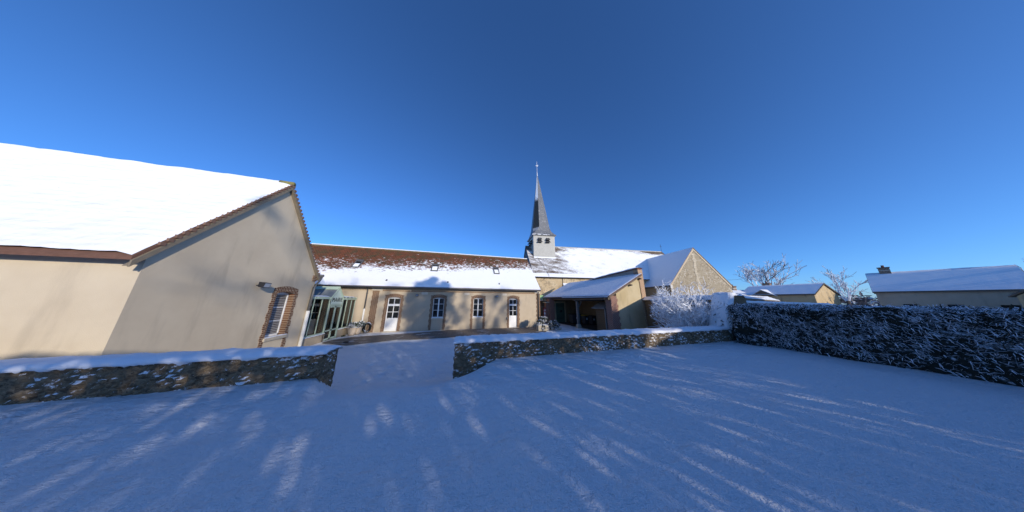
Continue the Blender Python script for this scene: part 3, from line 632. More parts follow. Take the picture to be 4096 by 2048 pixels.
for k, dy in enumerate((-.006, .006)):
    gg = bmesh.ops.duplicate(bmx, geom=[f for f in bmx.faces][:len(tm.polygons)])
    for v in [q for q in gg['geom'] if isinstance(q, bmesh.types.BMVert)]: v.co.y += dy; v.co.x -= .0015 * (k + 1)
bmx.to_mesh(tm); bmx.free()
tm.materials.clear(); tm.materials.append(M_black); lt = bpy.data.objects.new('lettering', tm); COL.objects.link(lt); lt.parent = sg
# porch roof: lean-to pitches and the cross gable
M_glroof = flat('fogged_roof_glass', (.20, .22, .22), .25, var=.15, sc=2)
def lean(y, d): return (y, d, 2.60 + d * .17)
m = MB(VP); m.poly([lean(12.78, 0), lean(14.62, 0), lean(15.1, 3.2), lean(12.78, 3.2)]); m.poly([lean(16.0, 0), lean(17.79, 0), lean(17.79, 3.2), lean(15.5, 3.2)])
m.poly([(14.58, 0, 2.56), (AP, 0, AZ), (AP, 3.2, AZ), (14.58, 3.2, 2.56)]); m.poly([(16.04, 0, 2.56), (AP, 0, AZ), (AP, 3.2, AZ), (16.04, 3.2, 2.56)]); m.build('roof', M_glroof, vp, fix=False)
m = MB(VP)
for y in (12.95, 13.45, 13.95, 14.45, 16.3, 16.8, 17.3, 17.75): m.slab([(y, -.04, 2.62), (y + .05, -.04, 2.62), (y + .05, 3.2, 2.62 + 3.2 * .17), (y, 3.2, 2.62 + 3.2 * .17)], (0, 0, -.05))
m.tube([(AP, -.03, AZ + .01), (AP, 3.2, AZ + .01)], .035, 6); m.slab([(AP - .06, 0, AZ - .03), (AP - .06, 3.2, AZ - .03), (AP - .2, 3.2, AZ - .16), (AP - .2, 0, AZ - .16)], (0, 0, .03)); m.build('roof_bars', M_sage, vp)
for a, b in ((12.8, 14.5), (16.15, 17.6)):
    m = MB(VP); m.grid(lambda u, v: (a + (b - a) * u, .01 + (.28 + .12 * nz(u * 6, a)) * v, 2.635 + .06 * v + .03 * math.sin(PI * v)), 20, 4)
    m.build('roof_snow', M_snow, vp, smooth=True, fix=False)

# ------------------------------------------------------------------ the church
a8 = math.radians(8)
CH = Frame((10.35, 25, 0), (math.cos(a8), -math.sin(a8), 0), (math.sin(a8), math.cos(a8), 0))
ce = (math.cos(a8), -math.sin(a8), 0)
ch = thing('church', 'old village church with slate spire, snowy nave roof and stone gabled transept', 'church', CH((13, 5, 0)))
NS = 1.125; NZ = 6.15; NG = 5.2; NR = NZ + NS * NG
def mat_church_wall():
    t = NT('church_render'); p = t.pos(); a = t.noise(p, .45, 5, .6); b = t.noise(p, 1.7, 5, .65); c = t.noise(p, 14, 3)
    col = t.mix(t.step(a, .42, .58), (.50, .38, .23), (.58, .47, .31)); col = t.mix(t.step(b, .52, .60), col, (.36, .28, .18))
    col = t.mix(t.math('MULTIPLY', t.step(t.noise(p, 7, 4), .56, .62), t.step(a, .45, .55)), col, (.26, .21, .14))
    t.bump(t.math('ADD', c, b), .5, .02); return t.fin(col, .95, 0, .1)
M_chw = mat_church_wall()
m = MB(CH); m.poly([(0, 0, 0), (27.2, 0, 0), (27.2, 0, NZ), (0, 0, NZ)]); m.poly([(0, 2 * NG, 0), (27.2, 2 * NG, 0), (27.2, 2 * NG, NZ), (0, 2 * NG, NZ)]); m.build('nave_wall', M_chw, ch, fix=False)
M_gabledark = flat('dark_gable', (.10, .10, .11), .8, var=.3, sc=3)  # plain dark grey for both nave gable ends
for X in (0, 27.2): m = MB(CH); m.poly([(X, 0, 0), (X, 2 * NG, 0), (X, 2 * NG, NZ), (X, NG, NR), (X, 0, NZ)]); m.build('gable_wall', M_gabledark, ch, fix=False)
m = MB(CH); m.solid([(4.3, -.35, 0), (5.0, -.35, 0), (5.0, 0.02, 0), (4.3, 0.02, 0)], [(4.3, -.35, 4.45), (5., -.35, 4.45), (5., 0.02, 4.45), (4.3, 0.02, 4.45)]); m.solid([(4.3, -.35, 4.45), (5., -.35, 4.45), (5., 0.02, 4.45), (4.3, 0.02, 4.45)], [(4.3, -.02, 4.9), (5., -.02, 4.9), (5., 0.02, 4.9), (4.3, 0.02, 4.9)]); bt = m.build('buttress', M_chw, ch)
m = MB(CH); m.slab([(4.28, -.40, 4.5), (5.02, -.40, 4.5), (5.02, -.02, 5.0), (4.28, -.02, 5.0)], (0, .03, -.03)); m.build('snow_cap', M_snow, bt)
m = MB(CH); m.tube([(4.27, -.05, 6.1), (4.27, -.05, 4.6)], .03, 6); m.build('downpipe', M_darkmetal, ch)
for a, b in ((.06, 7.6), (5.1, 6.05)):
    pass
m = MB(CH); m.box(0, 27.2, -.06, .05, 5.86, 6.0); m.build('cornice', M_stone, ch)
CU = ce
def mat_nave():
    t = NT('nave_tiles_snow'); p = t.pos(); u = t.dot(p, ce); z = t.sep(p)[2]; n1 = t.noise(p, .9, 5, .6)
    q = t.n('TexBrick'); t.put(q.inputs['Vector'], t.xyz(u, t.math('MULTIPLY', z, 1.33))); q.inputs['Scale'].default_value = 1; q.inputs['Brick Width'].default_value = .2; q.inputs['Row Height'].default_value = .13; q.inputs['Mortar Size'].default_value = .012
    t.put(q.inputs['Color1'], t.mix(n1, (.20, .13, .08), (.10, .085, .07))); t.put(q.inputs['Color2'], t.mix(n1, (.14, .07, .045), (.16, .14, .10))); q.inputs['Mortar'].default_value = (.05, .04, .03, 1)
    left = t.math('SUBTRACT', 1., t.step(t.math('ADD', u, t.math('MULTIPLY', t.noise(p, .35, 3), 4.)), 13.0, 17.5))   # nave left end has thin snow
    rightt = t.step(u, 27.5, 31.); topz = t.step(z, 10.6, 12.); lowz = t.math('SUBTRACT', 1., t.step(z, 6.25, 6.5))
    thin = t.math('ADD', t.math('MULTIPLY', left, .17), t.math('MULTIPLY', t.math('MULTIPLY', rightt, topz), .30))
    thin = t.math('ADD', thin, t.math('MULTIPLY', topz, .10)); thin = t.math('SUBTRACT', thin, t.math('MULTIPLY', lowz, .4))
    big = t.noise(t.xyz(t.math('MULTIPLY', t.math('ADD', u, z), .5), t.math('MULTIPLY', z, 1.1)), 1., 6, .65)
    fine = t.noise(t.xyz(t.math('MULTIPLY', u, 3.), t.math('MULTIPLY', z, 14.)), 1., 4, .7)
    f = t.math('SUBTRACT', t.math('ADD', t.math('MULTIPLY', big, .7), t.math('MULTIPLY', fine, .45)), thin)
    f = t.step(f, .31, .54); col = t.mix(f, q.outputs[0], SNOWC)
    t.bump(t.math('ADD', f, t.math('MULTIPLY', fine, .5)), .4, .03); return t.fin(col, .85, 0, .2)
def nroof(e, g_, off=0): n = Vector((0, -NS, 1)).normalized(); return (e, g_ + n.y * off, NZ + NS * g_ + n.z * off)
m = MB(CH); m.grid(lambda u, v: nroof(-.12 + 27.4 * u, -.3 + (NG + .3) * v, .03 * nz(u * 20, v * 5)), 110, 22)
m.build('nave_roof', mat_nave(), ch, fix=False)
m = MB(CH); m.poly([(-.12, 2 * NG + .3, NZ - .3 * NS), (27.3, 2 * NG + .3, NZ - .3 * NS), (27.3, NG, NR), (-.12, NG, NR)]); m.slab([nroof(-.12, -.3, -.02), nroof(27.3, -.3, -.02), nroof(27.3, 0, -.02), nroof(-.12, 0, -.02)], (0, 0, -.08))
m.build('roof_back', M_wood, ch, fix=False)
m = MB(CH); m.tube([(-.1, -.36, NZ - .38), (19, -.36, NZ - .38)], .06, 8); m.build('gutter', M_darkmetal, ch)
m = MB(CH)
x = 4.9
while x < 27: m.tube([(x, NG, NR + .02), (x + .36, NG, NR + .02)], [.10, .08], 7); x += .37
m.build('ridge_tiles', flat('snowy_ridge', (.5, .48, .42), .9, var=.5, sc=6), ch)
m = MB(CH); p0 = (1.05, .02, NZ + .0); m.tube([nroof(1.3, 3.0, .05), nroof(1.9, 1.2, .05), nroof(2.2, -.2, .06), (1.9, -.1, 5.8), (1.0, -.08, 5.2)], .018, 5); m.build('lightning_cable', M_darkmetal, ch)
# bell tower
def mat_slate(name, base, snowf=0., nzf=False):
    t = NT(name); p = t.pos(); u = t.dot(p, ce); z = t.sep(p)[2]; v_ = t.dot(p, (-ce[1], ce[0], 0))
    q = t.n('TexBrick'); t.put(q.inputs['Vector'], t.xyz(t.math('ADD', u, v_), z)); q.inputs['Scale'].default_value = 1; q.inputs['Brick Width'].default_value = .22; q.inputs['Row Height'].default_value = .14; q.inputs['Mortar Size'].default_value = .008
    n1 = t.noise(p, 2.2, 4); q.inputs['Color1'].default_value = (*base, 1); t.put(q.inputs['Color2'], t.mix(n1, tuple(x * .7 for x in base), tuple(x * 1.35 for x in base))); t.put(q.inputs['Mortar'], tuple(x * .45 for x in base))
    col = t.mix(t.math('MULTIPLY', t.step(t.noise(p, 3.5, 4), .55, .65), .35), q.outputs[0], (.45, .44, .42)); col = t.mix(t.step(t.noise(p, 9, 5, .7), .62, .70), col, (.05, .06, .04))
    t.bump(q.outputs['Fac'], -.4, .01); return t.fin(col, .55, 0, .4)
TE0, TE1, TG0, TG1, TZ = .8, 4.5, 3.0, 6.7, 13.2
bt_ = MB(CH); bt_.box(TE0, TE1, TG0, TG1, 9.2, TZ); tw = bt_.build('bell_tower', mat_slate('tower_slate', (.42, .41, .37)), ch)
def louvre(parent, faceframe, c, z0):
    o = MB(faceframe); o.box(c - .3, c + .3, -.015, .05, z0, z0 + .95); lv = o.build('louvre', M_black, parent)
    h = MB(faceframe)
    for k, (z, wd) in enumerate(((z0 + .5, .34), (z0 + .05, .38))):
        h.solid([(c - wd, -.38, z), (c + wd, -.38, z), (c + wd, -.0, z + .22), (c - wd, -.0, z + .22)], [(c - wd, -.40, z + .07), (c + wd, -.40, z + .07), (c + wd * .8, -.0, z + .44), (c - wd * .8, -.0, z + .44)])
    h.build('hood', flat('louvre_hood', (.045, .045, .05), .6, var=.3), lv)
FT = Frame(CH((0, TG0, 0)), CH.x, CH.y); LT = Frame(CH((TE0, 0, 0)), -CH.y, CH.x)
for c in (1.88, 3.27): louvre(tw, FT, c, 11.92)
for c in (-4.2, -5.5): louvre(tw, LT, c, 11.85)
m = MB(CH); m.box(TE0 - .1, TE1 + .1, TG0 - .1, TG1 + .1, TZ, TZ + .12); m.build('cornice', mat_slate('slate_cornice', (.22, .22, .21)), tw)
m = MB(CH); m.grid(lambda u, v: (TE0 - .05 + 3.8 * u, TG0 - .02 - .25 * (1 - v), NZ + NS * (TG0 - .25 * (1 - v)) + .07 * math.sin(PI * v) + .03), 30, 4)
m.build('foot_snow', M_snow, tw, smooth=True, fix=False)
# spire: flared square skirt turning into a slightly leaning octagon
cx, cy = (TE0 + TE1) / 2, (TG0 + TG1) / 2; AX, AY, AZT = 2.27, 4.85, 26.6
def mat_spire():
    t = NT('spire_slate'); p = t.pos(); z = t.sep(p)[2]; n = t.nrm()
    q = t.n('TexBrick'); t.put(q.inputs['Vector'], t.xyz(t.math('ADD', t.dot(p, ce), t.dot(p, (.5, .8, 0))), z)); q.inputs['Scale'].default_value = 1; q.inputs['Brick Width'].default_value = .2; q.inputs['Row Height'].default_value = .13; q.inputs['Mortar Size'].default_value = .006
    n1 = t.noise(p, 1.5, 4); t.put(q.inputs['Color1'], t.mix(n1, (.12, .125, .13), (.18, .185, .19))); t.put(q.inputs['Color2'], (.15, .155, .165)); t.put(q.inputs['Mortar'], (.07, .07, .075))
    col = t.mix(t.math('MULTIPLY', t.step(t.noise(p, 3.2, 3), .58, .64), .5), q.outputs[0], (.34, .34, .33)); 
    # the south-west facet: shade put into dark slate, snow above and at its foot
    sw = t.step(t.dot(n, tuple(-(CH.x + CH.y).normalized())), .86, .93)
    dark = t.mix(t.noise(p, 8, 4), (.016, .017, .015), (.055, .055, .045)); col = t.mix(sw, col, dark)
    rag = t.math('MULTIPLY', t.math('SUBTRACT', t.noise(t.scale(p, (5, 5, 1.3)), 1.2, 5, .7), .5), 4.5)
    up = t.step(t.math('ADD', z, rag), 20.6, 21.2); dn = t.math('SUBTRACT', 1., t.step(t.math('ADD', z, t.math('MULTIPLY', rag, .25)), 14.75, 15.0))
    f = t.math('MULTIPLY', sw, t.math('MAXIMUM', up, dn)); sk = t.math('MULTIPLY', t.math('SUBTRACT', 1., t.step(z, 13.35, 13.6)), t.step(t.noise(p, 2.6, 3), .5, .56))
    col = t.mix(t.math('MAXIMUM', f, t.math('MULTIPLY', sk, .9)), col, SNOWC); t.bump(q.outputs['Fac'], -.3, .01); return t.fin(col, .5, 0, .45)
def ring(z, hs, sq):
    """16 points; sq=1 square of half size hs, sq=0 regular octagon of apothem hs"""
    f = (z - 13.3) / (AZT - 13.3); ox, oy = cx + (AX - cx) * max(0, f), cy + (AY - cy) * max(0, f); pts = []
    k = math.tan(PI / 8)
    cl = hs * (k * (1 - sq) + 1.0 * sq)                      # half length of the cardinal faces
    for sx, sy in ((1, 0), (0, 1), (-1, 0), (0, -1)):
        tx, ty = -sy, sx
        for s in (-1, 1): pts.append((ox + sx * hs + tx * s * cl, oy + sy * hs + ty * s * cl, z))
    return pts
lv_ = [(13.30, 2.12, .995), (13.36, 2.10, .99), (13.75, 1.86, .80), (14.3, 1.66, .42), (14.95, 1.56, .05), (15.2, 1.535, 0.), (19, 1.03, 0), (23, .49, 0), (AZT - .1, .03, 0)]
m = MB(CH); rs = [[m.P(p) for p in ring(*l)] for l in lv_]
for a, b in zip(rs, rs[1:]):
    for k in range(8): m.f.append([a[k], a[(k + 1) % 8], b[(k + 1) % 8], b[k]])
m.f.append(rs[0]); m.f.append(rs[-1]); sp = m.build('spire', mat_spire(), ch)
m = MB(CH); q = CH.__call__
m.tube([(AX, AY, AZT - .5), (AX, AY, AZT + .5)], [.11, .05], 8); m.tube([(AX, AY, AZT + .3), (AX - .01, AY, AZT + 2.75)], .035, 6); m.tube([(AX - .22, AY, AZT + 1.75), (AX + .22, AY, AZT + 1.75)], .03, 6)
m.lathe((AX, AY, AZT + 1.0), [(.02, -.1), (.07, 0), (.02, .1)], 8); cr = m.build('cross', flat('frosted_iron', (.55, .57, .6), .7), sp)
m = MB(CH); z = AZT + 1.62   # weathercock silhouette with thickness
ck = [(-.22, .22), (-.16, .42), (-.06, .30), (.08, .28), (.16, .44), (.22, .50), (.24, .42), (.30, .38), (.23, .34), (.18, .18), (.06, .10), (-.08, .12)]
m.solid([(AX + a, AY - .015, z + b) for a, b in ck], [(AX + a, AY + .015, z + b) for a, b in ck]); m.build('weathercock', bpy.data.materials['frosted_iron'], cr)
# transept
T0, T1, TP, TF, TZE, TZR = 17.32, 26.95, 22.0, -4.3, 4.72, 9.93
ts = (TZR - TZE) / (TP - T0)
M_ashlar = mat_rubble('gable_rubble', [(.28, .22, .14), (.46, .39, .28), (.19, .15, .10), (.64, .58, .47), (.36, .29, .20), (.43, .36, .25)], (.34, .28, .19), 5.2, 0, 1.9, .05)
m = MB(CH); m.poly([(T0, TF, 0), (T1, TF, 0), (T1, TF, TZE), (TP, TF, TZR), (T0, TF, TZE)]); m.build('transept_gable', M_ashlar, ch, fix=False)
for X in (T0, T1): m = MB(CH); m.poly([(X, TF, 0), (X, 2, 0), (X, 2, TZE), (X, TF, TZE)]); m.build('transept_wall', M_darktan, ch, fix=False)
def trf(u, v): 
    z = TZE - .2 * ts + (TZR - TZE + .2 * ts) * v; gend = max(.0, (z - NZ) / NS) + .15
    return (T0 - .2 + (TP - T0 + .2) * v, TF - .12 + (gend - TF + .12) * u, z + .10 + .012 * nz(u * 7, v * 7))
m = MB(CH); m.grid(trf, 30, 24); tr_ = m.build('transept_roof', M_snow, ch, smooth=True, fix=False)
m = MB(CH); m.slab([(T0 - .2, TF - .1, TZE - .2 * ts + .08), (TP, TF - .1, TZR + .08), (TP, 4, TZR + .08), (T0 - .2, 4, TZE - .2 * ts + .08)], (0, 0, -.10)); m.slab([(TP, TF - .1, TZR + .08), (T1 + .25, TF - .1, TZE - .2 * ts + .08), (T1 + .25, 4, TZE - .2 * ts + .08), (TP, 4, TZR + .08)], (0, 0, -.1)); m.build('roof_deck', flat('tile_edge', (.20, .15, .11), .9, var=.3), ch)
m = MB(CH)   # pale mortar band under the verges
for x0, x1 in ((T0, TP), (T1, TP)):
    m.solid([(x0, TF - .05, TZE - .35), (x0, TF - .05, TZE - .0), (x1, TF - .05, TZR - .0), (x1, TF - .05, TZR - .35)], [(x0, TF + .02, TZE - .35), (x0, TF + .02, TZE), (x1, TF + .02, TZR), (x1, TF + .02, TZR - .35)])
m.build('verge_mortar', flat('pale_mortar', (.52, .42, .29), .95, var=.2, sc=3), ch)
m = MB(CH); z = 3.2; k = 0; random.seed(3)
while z < 9.1:
    hh = random.uniform(.22, .34); m.box(TP - .42 + random.uniform(-.08, .08) + (8 - z) * -.03, TP - .02 + random.uniform(-.1, .1) + (8 - z) * -.03, TF - .03, TF + .02, z, z + hh - .03); z += hh; k += 1
m.build('stone_quoins', flat('quoin_stone', (.47, .40, .29), .9, var=.35, sc=5), ch)
m = MB(CH); m.box(T0 - .12, T0 + .25, TF - .12, TF + .2, TZE - .5, TZE - .1); m.build('kneeler_stone', M_stone, ch)
m = MB(CH); m.tube([(27.2, NG, NR - .1), (27.2, NG, NR + 1.55)], .025, 6); m.tube([(26.98, NG, NR + 1.15), (27.42, NG, NR + 1.15)], .022, 6); m.build('gable_cross', M_darkmetal, ch)
m = MB(CH); m.poly([(T0 - .2, TF - .13, TZE - .2 * ts), (T0 - .2, 0, TZE - .2 * ts), (T0 - .2, 0, TZE - .12 - .2 * ts), (T0 - .2, TF - .13, TZE - .12 - .2 * ts)]); m.build('eaves_board', M_wood, ch, fix=False)

# ------------------------------------------------------------------ the open shelter on the right of the courtyard
a4 = math.radians(4)
SH = Frame((11.45, 12.3, 0), (math.cos(a4), math.sin(a4), 0), (-math.sin(a4), math.cos(a4), 0)); su, sv = tuple(SH.x), tuple(SH.y)
sh = thing('open_shelter', 'open fronted lean-to shelter with snowy roof, brick piers and one timber post', 'shelter', SH((1.8, 4.5, 0)))
M_brS = mat_brick('shelter_brick', su, c1=(.24, .085, .055), c2=(.17, .065, .05), mortar=(.40, .34, .27), L=.23, Hh=.075); M_brSv = mat_brick('shelter_brick_side', sv, c1=(.24, .085, .055), c2=(.17, .065, .05), mortar=(.38, .33, .27), L=.23, Hh=.075)
ang = math.radians(4)
SRs = (4.77 - 2.87) / (3.54 + .35)              # roof slope
def sr(u, v, off=0.): return (u, v, 2.87 + SRs * (u + .35) + off)
M_endw = mat_render('shelter_render', (.46, .36, .20), (.54, .44, .27), (.24, .19, .12), .5)
m = MB(SH); m.poly([(.62, 0, 0), (3.5, 0, 0), (3.5, 0, sr(3.5, 0)[2] - .08), (.62, 0, sr(.62, 0)[2] - .1)]); m.poly([(.62, .3, 0), (3.5, .3, 0), (3.5, .3, sr(3.5, 0)[2] - .08), (.62, .3, sr(.62, 0)[2] - .1)]); m.build('end_wall', M_endw, sh, fix=False)
m = MB(SH); k = 0
while k * .225 < 2.85: wv = .05 if k % 2 else -.05; m.box(-.0, .62 + wv + .12 * (1 - k / 12), -.03, .5, k * .225, (k + 1) * .225); k += 1
m.build('brick_pier', M_brS, sh)
m = MB(SH); m.box(-.03, -.001, -.031, .5, 0, 2.86); m.build('brick_pier_side', M_brSv, sh)
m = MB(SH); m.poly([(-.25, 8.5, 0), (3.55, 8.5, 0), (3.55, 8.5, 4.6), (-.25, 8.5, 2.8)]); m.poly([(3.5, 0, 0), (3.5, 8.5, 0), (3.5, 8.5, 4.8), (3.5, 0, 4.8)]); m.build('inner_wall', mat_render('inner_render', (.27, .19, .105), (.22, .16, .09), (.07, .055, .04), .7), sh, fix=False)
m = MB(SH); m.grid(lambda u, v: (.35 + .25 * nz(v * 9, 3) * (1 - u) + 3.1 * u, .3 + 8.15 * v, .035), 8, 30); fl_ = m.build('shelter_floor', flat('bare_earth', (.05, .042, .034), .95, var=.4, sc=3), None, fix=False); fl_['kind'] = 'structure'
m = MB(SH); m.box(-.65, 0.05, 8.1, 8.6, 0, 2.75); m.build('brick_pier', M_brS, sh)
m = MB(SH); m.box(.25, 1.8, 8.44, 8.5, 0, 2.44); 
df = m.build('door_surround', M_endw, sh)
m = MB(SH); m.box(.45, 1.57, 8.39, 8.44, .0, 2.24); dgn = m.build('door', M_greenwood, sh, bevel=.01)
m = MB(SH); m.box(.85, 1.3, 8.33, 8.39, 1.08, 1.68); m.box(.42, 1.6, 8.36, 8.39, .98, 1.06); m.build('door_ledge', flat('green_paint_light', (.075, .13, .085), .6), dgn)
m = MB(SH); m.box(.93, 1.22, 8.32, 8.33, 1.18, 1.45); m.build('hatch', M_black, dgn)
for z in (.5, 1.9): m = MB(SH); m.box(.47, 1.55, 8.375, 8.39, z, z + .04); m.build('hinge', M_black, dgn)
m = MB(SH); m.box(.10, .30, 4.15, 4.35, .28, 2.62); m.box(-.12, 3.5, 4.15, 4.35, 2.50, 2.70); m.solid([(.25, 4.18, 1.9), (.37, 4.18, 1.9), (.82, 4.18, 2.5), (.68, 4.18, 2.5)], [(.25, 4.3, 1.9), (.37, 4.3, 1.9), (.82, 4.3, 2.5), (.68, 4.3, 2.5)])
m.build('timber_post', M_woodgrey, sh, bevel=.015)
m = MB(SH); m.solid([(-.02, 4.03, 0), (.42, 4.03, 0), (.42, 4.47, 0), (-.02, 4.47, 0)], [(.06, 4.11, .34), (.34, 4.11, .34), (.34, 4.39, .34), (.06, 4.39, .34)]); m.build('post_base', M_conc, sh, bevel=.02)
m = MB(SH); m.box(-.22, -.02, 0.02, 9.6, 2.60, 2.76); m.build('eaves_beam', M_wood, sh)
m = MB(SH); v = .3
while v < 9.5: m.slab([sr(-.32, v, -.09), sr(-.32, v + .08, -.09), sr(3.5, v + .08, -.09), sr(3.5, v, -.09)], (0, 0, -.1)); v += .55
m.build('rafters', M_wood, sh)
def sheltersnow():
    t = NT('shelter_snow'); p = t.pos(); u, v = t.dot(p, su), t.dot(p, sv)
    b = t.vor(t.xyz(t.math('MULTIPLY', v, 3.6), t.math('MULTIPLY', u, 4.2)), 1., 'F1', rnd=.35); a = t.noise(p, 1.1, 3)
    t.bump(t.math('ADD', t.math('MULTIPLY', b, .7), t.math('MULTIPLY', t.noise(p, 20, 3), .3)), .7, .05)
    return t.fin(t.mix(t.step(t.noise(t.xyz(t.math('MULTIPLY', v, 5.), t.math('MULTIPLY', u, 8.)), 1., 3), .35, .6), (.74, .76, .80), (.9, .9, .9)), .8, 0, .2)
VE = 10.0
def shr(u, v):
    uu = -.35 + 3.87 * u; vv = -.22 + (VE - .9 * 0 + .22) * v
    b = .010 * abs(math.sin(vv * 9 + .6 * math.sin(uu * 3))) * (1 if uu < 2.4 else .5) + .012 * abs(math.sin(uu * 11 + vv))
    e = min(1, min(uu + .38, vv + .27, VE - vv + .05) * 9)
    return sr(uu, vv, .03 + .06 * e + b * e)
m = MB(SH); m.grid(shr, 70, 190); m.build('roof_snow', sheltersnow(), sh, smooth=True, fix=False)
m = MB(SH); m.slab([sr(-.35, -.22, .02), sr(3.55, -.22, .02), sr(3.55, VE, .02), sr(-.35, VE, .02)], (0, 0, -.09)); m.build('roof_deck', flat('deck_clay', (.20, .10, .07), .9, var=.3), sh)
m = MB(SH); m.tube([(-.42, -.2, 2.80), (-.42, VE, 2.80)], .055, 8); m.tube([(-.40, VE - .1, 2.78), (-.38, VE - .15, 2.5), (-.45, 8.7, 2.3), (-.45, 8.7, 0)], .04, 8); m.build('gutter', M_darkmetal, sh)
m = MB(SH); m.grid(lambda u, v: (-.50 + .12 * u, -.2 + 6 * v, 2.81 + .05 * math.sin(PI * u)), 4, 30); m.build('gutter_snow', M_snow, sh, smooth=True, fix=False)
m = MB(SH); m.slab([sr(-.37, -.25, -.02), sr(3.5, -.25, -.02), sr(3.5, -.25, -.12), sr(-.37, -.25, -.12)], (0, .03, 0)); m.build('bargeboard', M_wood, sh)
for x in (2.1, 3.28): m = MB(SH); m.box(x, x + .12, -.26, .1, sr(x, 0)[2] - .33, sr(x, 0)[2] - .20); m.build('purlin_end', M_wood, sh)
# parapet wall closing the lean-to
pw = thing('parapet_wall', 'tall brick ended wall rising above the shelter roof, snow on its sloping top', 'wall', SH((3.6, 4, 0)))
m = MB(SH); k = 0
while k * .225 < 5.2: wv = .03 if k % 2 else -.02; m.box(3.50 - .16 * (k / 23.) + wv * .5, 3.88, -.06, .35, k * .225, min(5.2, (k + 1) * .225)); k += 1
m.build('brick_buttress', mat_brick('buttress_brick', su, c1=(.42, .24, .13), c2=(.33, .19, .11), mortar=(.55, .46, .33), L=.23, Hh=.078), pw)
def ptop(v): return 5.28 - .075 * v - .012 * max(0, v - 3) ** 2
m = MB(SH); n = 16; bot, top = [], []
for i in range(n):
    v0, v1 = .35 + 9.0 * i / n, .35 + 9.0 * (i + 1) / n
    m.solid([(3.52, v0, 0), (3.86, v0, 0), (3.86, v1, 0), (3.52, v1, 0)], [(3.52, v0, ptop(v0)), (3.86, v0, ptop(v0)), (3.86, v1, ptop(v1)), (3.52, v1, ptop(v1))])
m.build('masonry', flat('grey_plaster', (.30, .28, .25), .9, var=.2, sc=3), pw)
m = MB(SH); m.box(3.36, 3.52, -.0, .38, 4.84, 5.2); m.build('brick_return', M_brSv, pw)
m = MB(SH)
for i in range(n):
    v0, v1 = .0 + 9.4 * i / n, .0 + 9.4 * (i + 1) / n
    m.slab([(3.36, v0, ptop(v0) + .04), (3.98, v0, ptop(v0) + .04), (3.98, v1, ptop(v1) + .04), (3.36, v1, ptop(v1) + .04)], (0, 0, -.05))
m.build('coping', M_brSv, pw)
m = MB(SH); m.grid(lambda u, v: (3.28 + .72 * u, -.12 + 9.5 * v, ptop(max(0, -.12 + 9.5 * v)) + .05 + [0, .09, .15, .17, .14, .08, 0][round(u * 6)] * (.8 + .3 * nz(v * 14, 2.)) * min(1, .25 + v * 20)), 6, 90); m.build('snow_cap', M_snow, pw, smooth=True, fix=False)

# things standing under and around the shelter
def bin_(x, y, w_, d, h, label, lid, body, group=None):
    t = thing('wheelie_bin', label, 'bin', SH((x, y, 0)), 'rubbish bins under the shelter')
    m = MB(SH); m.solid([(x - w_ * .42, y - d * .4, .08), (x + w_ * .42, y - d * .4, .08), (x + w_ * .42, y + d * .4, .08), (x - w_ * .42, y + d * .4, .08)], [(x - w_ / 2, y - d / 2, h), (x + w_ / 2, y - d / 2, h), (x + w_ / 2, y + d / 2, h), (x - w_ / 2, y + d / 2, h)]); m.build('body', body, t, bevel=.02)
    m = MB(SH); m.solid([(x - w_ * .53, y - d * .56, h + .005), (x + w_ * .53, y - d * .56, h + .005), (x + w_ * .53, y + d * .54, h + .005), (x - w_ * .53, y + d * .54, h + .005)], [(x - w_ * .5, y - d * .5, h + .06), (x + w_ * .5, y - d * .5, h + .06), (x + w_ * .46, y + d * .5, h + .1), (x - w_ * .46, y + d * .5, h + .1)]); m.build('lid', lid, t, bevel=.015)
    for s in (-1, 1): m = MB(SH); m.tube([(x + s * w_ * .40, y + d * .3, .1), (x + s * w_ * .46, y + d * .3, .1)], .10, 12); m.build('wheel', M_black, t)
    m = MB(SH); m.box(x - .09, x + .09, y - d / 2 - .006, y - d / 2 + .04, h * .55, h * .78); m.build('sticker', M_white, t)
binb = flat('bin_grey', (.06, .065, .07), .5, var=.1)
bin_(2.1, 7.2, 1.25, .8, .98, 'wide four wheeled grey bin left of the others under the shelter', M_black, binb)
bin_(2.75, 6.3, .56, .6, .92, 'narrow grey bin with yellow lid between the wide bin and the dark one', flat('bin_yellow', (.35, .28, .03), .5), binb)
bin_(3.1, 5.6, .50, .55, .90, 'narrow dark bin with a white sticker right of the yellow lidded bin', M_black, flat('bin_dark', (.035, .04, .05), .5))
hb = thing('timber_hut', 'small timber hut with a pitched roof standing inside the shelter', 'hut', SH((1.2, 1.6, 0)))
m = MB(SH); m.box(.42, 1.9, 1.0, 2.1, 0, 1.86); m.solid([(.42, 1.0, 1.86), (1.9, 1.0, 1.86), (1.16, 1.0, 2.3)], [(.42, 2.1, 1.86), (1.9, 2.1, 1.86), (1.16, 2.1, 2.3)])
def plank_mat():
    t = NT('hut_planks'); p = t.pos(); z = t.sep(p)[2]; fr0 = t.math('FRACT', t.math('MULTIPLY', z, 6.5)); n1 = t.noise(t.scale(p, (1, 1, 9)), 2.5, 4)
    col = t.mix(n1, (.20, .12, .06), (.11, .07, .04)); col = t.mix(t.math('SUBTRACT', 1., t.step(fr0, .02, .10)), col, (.03, .02, .012)); return t.fin(col, .85, 0, .2)
m.build('plank_body', plank_mat(), hb)
m = MB(SH)
for s in (-1, 1): m.slab([(1.16, .75, 2.42), (1.16 + s * 1.05, .75, 1.92), (1.16 + s * 1.05, 2.3, 1.92), (1.16, 2.3, 2.42)], (0, 0, -.05))
m.build('roof', M_woodgrey, hb)
